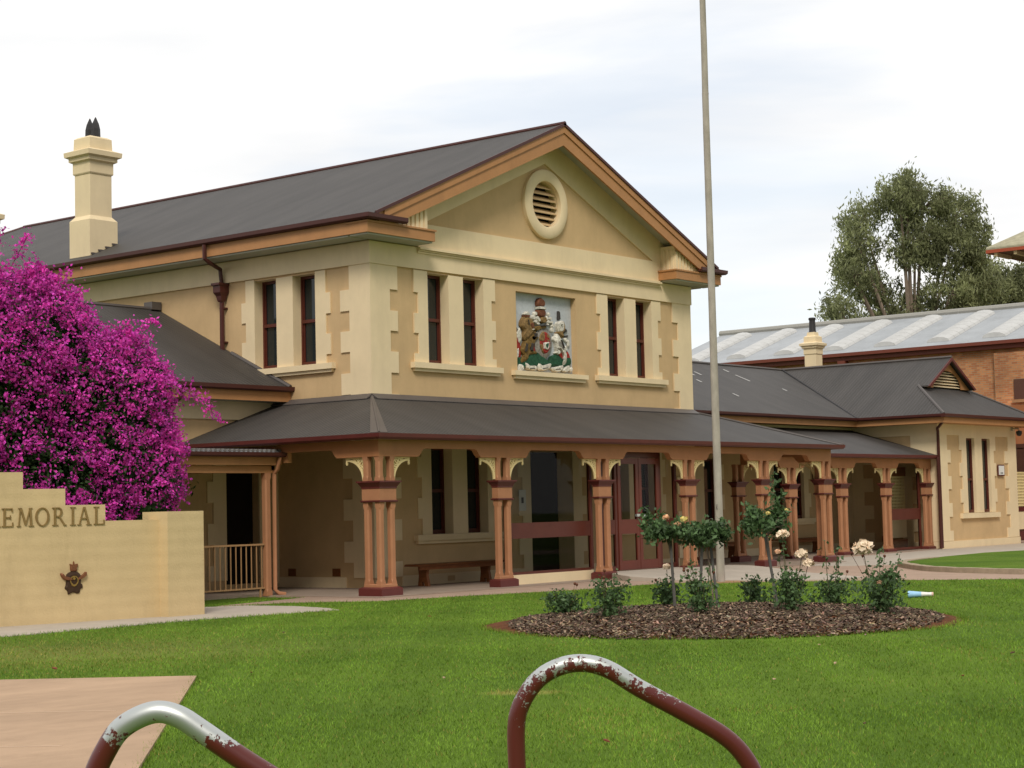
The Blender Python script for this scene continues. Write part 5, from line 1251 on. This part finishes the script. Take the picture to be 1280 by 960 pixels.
def rose_bush(x, y, h, w, label, blooms, shoots=(), dens=1.0, dead=0):
    z0 = float(bed_h(x, y)) if math.hypot(x - BEDC[0], y - BEDC[1]) < 3.4 else 0
    t = thing('rose_bush', label, 'rose', (x, y, z0), 'low rose bushes in the bed')
    m = MB(); P = []; tips = []
    for k in range(7):
        a = random.uniform(0, 2 * PI); r = w * random.uniform(.2, .75); hh = h * random.uniform(.65, 1.0); p = [(0, 0, -.03), (r * .35 * math.cos(a), r * .35 * math.sin(a), hh * .4), (r * .8 * math.cos(a), r * .8 * math.sin(a), hh * .8), (r * math.cos(a), r * math.sin(a), hh)]
        m.tube(p, [.009, .007, .005, .003], 5); tips.append(p)
    for sx, sy, sh in shoots:
        p = [(sx * .3, sy * .3, 0), (sx * .7, sy * .7, sh * .5), (sx, sy, sh)]; m.tube(p, [.009, .006, .004], 5); tips.append([p[0], p[0], p[1], p[2]])
    for bx, by, bz, br in blooms: m.tube([(bx * .3, by * .3, max(.1, bz - .5)), (bx * .8, by * .8, bz - .2), (bx, by, bz)], .005, 5)
    m.build('stems', STEMG, t)
    n = int(520 * dens); w *= 1.2; P = []
    for _ in range(n):
        p = random.choice(tips); k = random.randint(0, 2); u = random.random(); q = np.array(p[k]) * (1 - u) + np.array(p[k + 1]) * u
        if q[2] < h * .12: q[2] += random.uniform(.05, h * .3)
        P.append(q + rng.normal(0, .055 if q[2] < h else .035, 3))
    for _ in range(int(200 * dens)):
        a = random.uniform(0, 2 * PI); rr = w * math.sqrt(random.random()) * .75; P.append(np.array([rr * math.cos(a), rr * math.sin(a), h * random.uniform(.15, .75)]))
    P = np.array(P); leaf_mesh('foliage', P, .066, LEAFR, t, 1.4, .2)
    for bx, by, bz, br in blooms: bloom(t, (bx, by, bz), br, (1, 1, 1) if br > .05 else (1, .8, .7))
    if dead:
        m = MB()
        for _ in range(dead):
            a = random.uniform(0, 2 * PI); r = w * .6; c = (r * math.cos(a), r * math.sin(a), h * random.uniform(.95, 1.25)); m.tube([(c[0] * .6, c[1] * .6, c[2] - .25), c], .003, 4); m.lathe([(.004, c[2] - .01), (.018, c[2] + .005), (.02, c[2] + .025), (.008, c[2] + .035)], c[0], c[1], 6)
        m.build('rose_hip', flat('spent_bloom', (.14, .05, .025)) if 'spent_bloom' not in MATS else MATS['spent_bloom'], t)
def at_bed(px, dist):
    """point at a horizontal bearing and distance, from the measured plan of the bed"""
    yaw = 0.677229 - math.atan((px - 640) / 2249.78); return (-28.5475 + dist * math.cos(yaw), -26.8756 + dist * math.sin(yaw))
def build_roses():
    rose_bush(*at_bed(697, 26.3), .36, .33, 'low dark rose bush at the left end of the bed, without flowers', [], dead=2)
    rose_bush(*at_bed(752, 24.7), .52, .38, 'second rose bush from the left, leafy and without flowers', [], [(.05, -.1, .62)], 1.1, dead=2)
    rose_bush(*at_bed(826, 26.8), .38, .25, 'rose bush with one pale bloom beside the left stake', [(0.02, 0, .57, .06)], dens=.7, dead=2)
    rose_bush(*at_bed(868, 24.6), .56, .30, 'rose bush in front of the paired stakes with dried flower heads', [], [(-.05, .1, .75), (.1, -.1, .7)], .9, dead=6)
    rose_bush(*at_bed(936, 27.2), .36, .28, 'small rose bush at the back of the bed behind the right stake', [], dens=.7)
    rose_bush(*at_bed(978, 24.9), .62, .34, 'rose bush with four pale blooms at the front centre of the bed', [(-.05, .05, 1.02, .085), (.16, -.12, .74, .095), (.20, -.19, .62, .08), (-.02, .14, .80, .045)], [(-.04, .05, .95)], 1.2)
    rose_bush(*at_bed(1030, 26.8), .45, .34, 'tall sparse rose bush with a long shoot behind the big bloom', [], [(-.05, .05, .95), (.05, -.1, .85), (.1, -.1, .7)], 1.1, dead=1)
    rose_bush(*at_bed(1088, 25.0), .66, .46, 'broad rose bush carrying the largest cream bloom at the right of the bed', [(-.12, .13, .84, .145), (.02, -.03, .40, .05)], [(.2, -.25, .8), (.1, .0, .85)], 1.7, dead=3)
    def standard(px, d, hs, cw, chh, label, stakes, blooms, shoot, lean=0):
        x, y = at_bed(px, d); z0 = float(bed_h(x, y))
        t = thing('standard_rose', label, 'rose', (x, y, z0), 'standard roses staked in the bed')
        m = MB(); m.tube([(.05, -.06, -.02), (.04, -.05, hs * .3), (.03, -.02, hs * .7), (0, 0, hs)], [.013, .012, .012, .016], 7)
        for k in range(9):
            a = random.uniform(0, 2 * PI); m.tube([(0, 0, hs), (cw * .4 * math.cos(a), cw * .4 * math.sin(a), hs + chh * .3), (cw * .8 * math.cos(a), cw * .8 * math.sin(a), hs + chh * random.uniform(.1, .8))], [.01, .007, .003], 5)
        m.build('stem', BARK, t)
        for (sx, sy, ex, ey, sh) in stakes:
            m = MB(); m.tube([(sx, sy, -.05), (ex, ey, sh)], .024, 4); m.build('stake', STAKE, t)
        P = []
        for _ in range(26):
            a = random.uniform(0, 2 * PI); r = math.sqrt(random.random()); c = np.array([r * cw * math.cos(a), r * cw * math.sin(a), hs + .05 + chh * random.uniform(0, 1) * (1 - .45 * r)])
            P.append(c + rng.normal(0, .055, (48, 3)))
        for sx, sy, sz in shoot:
            for u in np.linspace(.3, 1, 9): P.append(np.array([sx * u, sy * u, hs + sz * u]) + rng.normal(0, .035, (9, 3)))
        P = np.concatenate(P); leaf_mesh('crown', P, .078, LEAFR, t, 1.4, .35)
        for bx, by, bz, br, c in blooms: bloom(t, (bx, by, bz), br, c)
    peach = (1, .76, .60); yel = (1, 1.05, .55)
    standard(830, 25.9, .98, .31, .28, 'standard rose with peach blooms on the left stake', [(.04, -.05, .02, -.02, 1.02)], [(-.13, -.06, 1.28, .05, peach), (.02, -.16, 1.17, .055, peach)], [(-.22, .25, .42), (-.05, .1, .38)])
    standard(877, 25.7, .90, .32, .25, 'standard rose with one yellow bloom on two crossed stakes', [(-.10, .08, -.04, .04, .98), (.09, -.11, .03, -.04, .98)], [(-.22, .22, 1.24, .055, yel)], [(.15, -.2, .3)])
    standard(953, 26.4, 1.00, .36, .42, 'tallest standard rose with an upright shoot, right of the flagpole', [(.08, -.10, -.02, .03, 1.05)], [(-.12, -.1, 1.32, .035, yel), (.2, -.22, 1.36, .03, yel)], [(.10, -.10, .88), (.14, -.2, .6), (-.2, .2, .45)])
build_roses()

# ================================================================= BOUGAINVILLEA
def build_boug():
    cam = np.array([-28.5475, -26.8756, 1.65]); yaw = 0.677229
    F = np.array([math.cos(yaw), math.sin(yaw), 0]); Rr = np.array([math.sin(yaw), -math.cos(yaw), 0])
    base = cam + F * 32.2 + Rr * (-9.4); base[2] = 0
    t = thing('bougainvillea', 'huge magenta bougainvillea spilling over behind the memorial wall', 'shrub', tuple(base))
    # ellipsoids: (right, forward, up, radii) relative to the base
    E = [(0.15, 0, 4.15, 2.05, 1.7, 2.0), (2.0, .1, 3.75, 1.25, 1.2, 1.3), (2.45, .1, 2.6, .98, 1.1, 1.55), (-1.5, 0, 4.4, 2.2, 1.8, 2.25), (-.45, 0, 4.5, 1.4, 1.5, 1.75), (1.1, -.1, 2.1, 1.9, 1.5, 1.7), (-1.2, -.2, 2.6, 2.2, 1.6, 2.2), (1.0, 0, 4.75, 1.1, 1.2, .85), (2.6, .1, 1.8, .74, .8, 1.4)]
    EC = np.array([e[:3] for e in E]); ER = np.array([e[3:] for e in E])
    def sample(n, rmin, rmax):
        """points between two iso-surfaces of the union of all clumps"""
        out = []; tot = 0
        while tot < n:
            p = rng.uniform((-3.9, -2.2, .3), (4.0, 1.3, 7.4), (60000, 3))
            lump = 1 + .055 * np.sin(p[:, 0] * 4.1 + 1) * np.sin(p[:, 2] * 3.7) + .04 * np.sin(p[:, 0] * 9 + p[:, 2] * 7) + .03 * np.sin(p[:, 1] * 8 + p[:, 2] * 11)
            f = np.sqrt((((p[:, None] - EC) / ER) ** 2).sum(2)).min(1) / lump
            k = (f > rmin) & (f < rmax); out.append(p[k]); tot += k.sum()
        return np.concatenate(out)[:n]
    def world(p): return Rr * p[:, :1] + F * p[:, 1:2] + np.array([0, 0, 1]) * p[:, 2:3]
    # flower clusters on the shell, denser towards the top where the sun reaches
    c = sample(7600, .88, 1.04)
    fld = np.sin(c[:, 0] * 2.3 + 1) * np.sin(c[:, 2] * 2.6 + .5) + .7 * np.sin(c[:, 0] * 5.1 + c[:, 1] * 3) * np.sin(c[:, 2] * 4.7 + 2)
    pr = np.clip(.70 + .17 * (c[:, 2] - 3.4) + .13 * (c[:, 0] - .6) + fld * .34, .45, 1); c = c[rng.uniform(0, 1, len(c)) < pr]
    # loose sprigs
    sp = []
    for (r0, z0, r1, z1) in ((3.0, 4.1, 3.75, 3.8), (3.7, 3.85, 4.22, 3.35), (2.0, 4.8, 2.62, 5.1), (.5, 6.2, .85, 6.75), (.1, 6.2, .3, 6.85), (2.5, 4.6, 2.95, 4.85), (1.2, 5.7, 1.5, 6.05), (3.2, 2.9, 3.62, 2.8), (-.1, 6.3, .0, 6.9)):
        for u in np.linspace(0, 1, 9): sp.append([r0 + (r1 - r0) * u + random.uniform(-.04, .04), -.3 + random.uniform(-.06, .06), z0 + (z1 - z0) * u + .06 * math.sin(PI * u)])
    canes = []
    for q in sample(46, .97, 1.02):
        o_ = q - np.array([.2, 0, 3.2]); o_ /= np.linalg.norm(o_); L_ = random.uniform(.25, .6); e_ = q + o_ * L_ + np.array([0, 0, random.uniform(-.1, .25)]); canes.append((q, (q + e_) / 2 + np.array([0, 0, .07]), e_))
        for u in np.linspace(.1, 1, 6): sp.append(list(q * (1 - u) + e_ * u + np.array([0, 0, .28 * u * (1 - u)]) + rng.normal(0, .02, 3)))
    sp = np.array(sp); c = np.concatenate([c, sp])
    k = 20; P = np.repeat(c, k, axis=0) + rng.normal(0, 1, (len(c) * k, 3)) * np.repeat(rng.uniform(.030, .095, (len(c), 1)), k, axis=0)
    ct = np.repeat(rng.uniform(.65, 1.45, (len(c), 1)), k, axis=0) * rng.uniform(.75, 1.3, (len(P), 1)); tn = ct * np.array([1, 1, 1.0]); tn[:, 0] *= rng.uniform(.85, 1.25, len(P))
    leaf_mesh('flowers', world(P), .062, BOUG, t, 1.15, 0, tint=np.clip(tn, .3, 1.65))
    g = sample(30000, .80, .99); leaf_mesh('foliage', world(g), .085, BLEAF, t, 1.4, .2)
    g = np.concatenate([sample(11000, .55, .82), sample(4000, .2, .55)]); leaf_mesh('inner_foliage', world(g), .22, BLEAF, t, 1.2, .1)
    m = MB(); w = lambda r, f, z: tuple(Rr * r + F * f + np.array([0, 0, z]))
    m.tube([w(0, .3, -.1), w(.05, .3, 1), w(.3, .2, 2.2), w(.6, .1, 3.4)], [.14, .12, .09, .05], 8); m.tube([w(.05, .3, 1), w(-.9, .2, 2.4), w(-1.6, .1, 3.8)], [.1, .07, .04], 7); m.tube([w(.1, .3, 1.2), w(1.2, .2, 2.0), w(2.0, .1, 2.6)], [.08, .05, .03], 7)
    m.build('trunk', BARK, t); m = MB()
    tw = sample(60, .7, .9)
    for i in range(60):
        a = tw[i]; b = a + rng.normal(0, .35, 3); b[2] += .2; m.tube([w(*a), w(*((a + b) / 2 + rng.normal(0, .05, 3))), w(*b)], [.012, .009, .005], 4)
    for a, b in ((0, 8), (9, 17), (18, 26), (27, 35), (36, 44), (45, 53)): m.tube([w(*sp[a]), w(*sp[(a + b) // 2]), w(*sp[b])], .008, 4)
    for q in canes: m.tube([w(*a) for a in q], [.008, .006, .004], 4)
    m.build('twigs', BARK, t)['kind'] = 'stuff'
build_boug()

# ================================================================= BACKGROUND
def build_brick():
    t = thing('brick_hall', 'long orange brick hall with grey metal roof and pale skylight strips behind the courthouse', 'building', (40, 0, 0))
    zg = 7.92; yb = 19.9; yf = -14; sl = .315
    m = MB(); m.box(0, 12, yf, yb - .3, -.1, zg - .05); m.box(-.22, -.001, -6, 3.2, 0, 7.45); m.build('wall', BRICK, t)
    m = MB(); m.slab([(-.25, yf - .3, zg), (-.25, yb, zg), (6, yb - 1.6 + 1.6, zg + 6.25 * sl), (6, yf - .3, zg + 6.25 * sl)], .05); m.slab([(12.3, yf - .3, zg), (12.3, yb, zg), (6, yb, zg + 6.25 * sl), (6, yf - .3, zg + 6.25 * sl)], .05)
    r = m.build('roof', GALV, t)
    k = MB(); k.tube([(6, yf - .3, zg + 6.25 * sl + .06), (6, yb + .05, zg + 6.25 * sl + .06)], .15, 8); k.build('ridge_cap', flat('ridge_cap_grey', (.33, .32, .29), .6), r)
    g = MB(); g.xz([(-.1, zg - .3), (12.1, zg - .3), (6, zg + 6.25 * sl - .1)], yb - .32, yb - .25); g.build('gable', BRICK, t)
    # skylight strips run up the slope
    y = 18.2; i = 0
    while y > yf + 1:
        m = MB(); zz = lambda x: zg + (x + .25) * sl
        seg = 6
        for q in range(9):
            x0 = .55 + q * .52; x1 = x0 + .5
            ring0 = [(x0, y + .52 * math.cos(a), zz(x0) + .005 + .20 * math.sin(a)) for a in np.linspace(0, PI, 7)]; ring1 = [(x1, y + .52 * math.cos(a), zz(x1) + .005 + .20 * math.sin(a)) for a in np.linspace(0, PI, 7)]
            m.rings([ring0, ring1])
        m.build('skylight', SKYLT, t); y -= 2.45; i += 1
    m = MB(); m.yz([(0, 0)] * 3, 0, 0) if False else m.box(-.45, -.26, yf, yb, zg - .12, zg + .02); m.box(-.26, -.02, yf, yb, zg - .3, zg - .13); m.build('gutter', flat('brick_red_gutter', (.17, .045, .028), .5), t)
    m = MB(); m.sq([(.06, .06, 7.1), (.09, .09, 7.25), (.17, .17, 7.45), (.17, .17, 7.62)], -.18, 10.0); m.tube([(-.18, 10.0, 7.1), (-.18, 10, 0)], .07, 8); m.build('downpipe', flat('brick_red_pipe', (.17, .045, .028), .5), t)
    m = MB(); m.box(-.30, -.221, -.3, 2.38, 5.55, 6.35); w = m.build('window', flat('brown_shutter', (.10, .045, .03), .6), t); m = MB(); m.box(-.34, -.301, -.3, 2.46, 5.42, 5.54); m.build('sill', flat('brick_sill', (.36, .2, .1), .8), w)
    m = MB()
    st = flat('mortar_stain', (.5, .38, .27), .9)
    for (yy, zz_) in ((5.9, 5.5), (6.6, 6.05), (9.2, 6.0)): m = MB(); m.box(-.06, -.0, yy - .12, yy + .12, zz_, zz_ + .09); m.build('brick_patch', st, t)
    # lower brick lean-to in front
    m = MB(); m.box(-2.4, -.23, -7, 3.0, 0, 5.2); m.build('lean_to', mat('rusty_cladding', (.34, .13, .055), .7, .2, .12, 2, dirt=.2), t)
    m = MB(); m.box(-2.5, -2.41, -7, 3.05, 3.55, 3.7); m.box(-2.46, -2.41, -7, 2.9, 0, 3.54); m.build('dark_cladding', mat('dark_timber_cladding', (.075, .03, .018), .7, .2, .2, 3), t)
build_brick()
def build_tower():
    t = thing('tiled_roof_house', 'pale shingled hip roof with reddish eaves at the right edge above the brick hall', 'building', (58, 2.2, 0))
    # corner eave at about (50, 7.8, 13.3)
    m = MB(); m.box(-6.2, 6.2, -4.2, 4.0, 0, 13.0); m.build('wall', BRICK, t)
    m = MB(); e = [(-8, -6, 13.25), (8, -6, 13.25), (8, 5.65, 13.25), (-8, 5.65, 13.25)]; ap0 = (-2.2, 0, 16.6); ap1 = (2.2, 0, 16.6)
    m.slab([e[0], e[1], ap1, ap0], .12); m.slab([e[1], e[2], ap1], .12); m.slab([e[2], e[3], ap0, ap1], .12); m.slab([e[3], e[0], ap0], .12); m.build('roof', TILE, t)
    m = MB(); m.box(-8.02, -7.94, -6, 5.66, 12.98, 13.13); m.box(-7.93, 8, 5.6, 5.68, 12.98, 13.13); m.build('fascia', flat('red_fascia', (.35, .07, .03)), t)
    m = MB(); m.box(-7.9, 7.9, -5.9, 5.58, 13.0, 13.06); m.build('soffit', flat('brown_soffit', (.14, .06, .035)), t)
    m = MB()
    for k in range(12): m.box(-7.92, -6.3, -5.3 + k * .95, -5.15 + k * .95, 12.82, 12.99)
    m.build('eave_bracket', flat('cream_bracket', (.5, .38, .2)), t)
build_tower()

def gum(px_r, dist, h, crown, label, seed, dens=1.0, size=.25):
    g = np.random.default_rng(seed); cam = np.array([-28.5475, -26.8756, 0]); yaw = 0.677229
    F = np.array([math.cos(yaw), math.sin(yaw), 0]); Rr = np.array([math.sin(yaw), -math.cos(yaw), 0])
    base = cam + F * dist + Rr * px_r; t = thing('gum_tree', label, 'tree', tuple(base), 'gum trees beyond the brick hall')
    w = lambda p: tuple(Rr * p[0] + F * p[1] + np.array([0, 0, 1]) * p[2])
    m = MB(); P = []; T = []
    trunk = [(0, 0, -.2), (.2, .1, 3), (.1, 0, 6), (.5, 0, 8.2)]; m.tube([w(p) for p in trunk], [.45, .36, .3, .14], 10)
    for (cx, cz, rx, rz) in crown:
        # one limb to each clump, with twigs to leaf clusters
        st = np.array(trunk[2]) if cz > 9 else np.array(trunk[1]); cy = g.uniform(-1.2, 1.2); en = np.array([cx, cy, cz]); mid = st * .45 + en * .55 + np.array([(st[0] - cx) * .12, 0, -.5])
        m.tube([w(st), w(mid), w(en)], [.17, .11, .05], 6)
        nsub = int(29 * rx * rz * dens) + 8
        for _ in range(nsub):
            d = g.normal(size=3); d /= np.linalg.norm(d); r = g.uniform(.35, 1.0) ** .6; c = en + d * r * np.array([rx, 1.3, rz])
            if g.uniform() < .35: m.tube([w(en + (c - en) * .15), w(en + (c - en) * .6 + np.array([0, 0, .12])), w(c)], [.035, .022, .012], 4)
            n = int(g.integers(34, 80)); q = c + g.normal(0, 1, (n, 3)) * np.array([.24, .24, .28]) * g.uniform(.6, 1.25)
            P.append(q); T.append(np.full(n, g.uniform(.6, 1.5)))
    m.build('trunk', BARK, t)
    P = np.concatenate(P); T = np.concatenate(T)[:, None] * g.uniform(.75, 1.3, (len(P), 1)) * np.array([1, 1, 1])
    Q = Rr * P[:, :1] + F * P[:, 1:2] + np.array([0, 0, 1]) * P[:, 2:3]
    leaf_mesh('crown', Q, size, GUML, t, 2.6, .9, tint=T, rnd=g)
    return t
s = 90 / 2249.78
def cr_(L): return [((px - 640) * s - 20.0, 1.65 + (620 - py) * s, rx * s, rz * s) for px, py, rx, rz in L]
gum(20.0, 90, 18, cr_([(1130, 240, 30, 26), (1165, 250, 40, 30), (1205, 265, 36, 34), (1090, 262, 28, 20), (1080, 300, 25, 28), (1150, 300, 42, 34), (1195, 310, 40, 34), (1228, 300, 20, 34), (1070, 340, 22, 20), (1100, 350, 34, 22), (1050, 385, 24, 20), (1130, 385, 46, 24), (1190, 365, 36, 26), (1235, 350, 28, 30), (1200, 400, 40, 20), (1090, 400, 40, 14), (1140, 225, 14, 12), (1062, 320, 12, 20)]), 'large airy grey green gum tree rising behind the brick hall roof', 11)
gum(27.6, 97, 16, cr_([(1298 - 190, 340, 34, 40), (1265 - 190, 370, 26, 26), (1330 - 190, 350, 40, 44), (1262 - 190, 345, 12, 14), (1285 - 190, 395, 36, 22)]), 'darker gum tree at the right edge under the tiled eave', 5, 1.6)
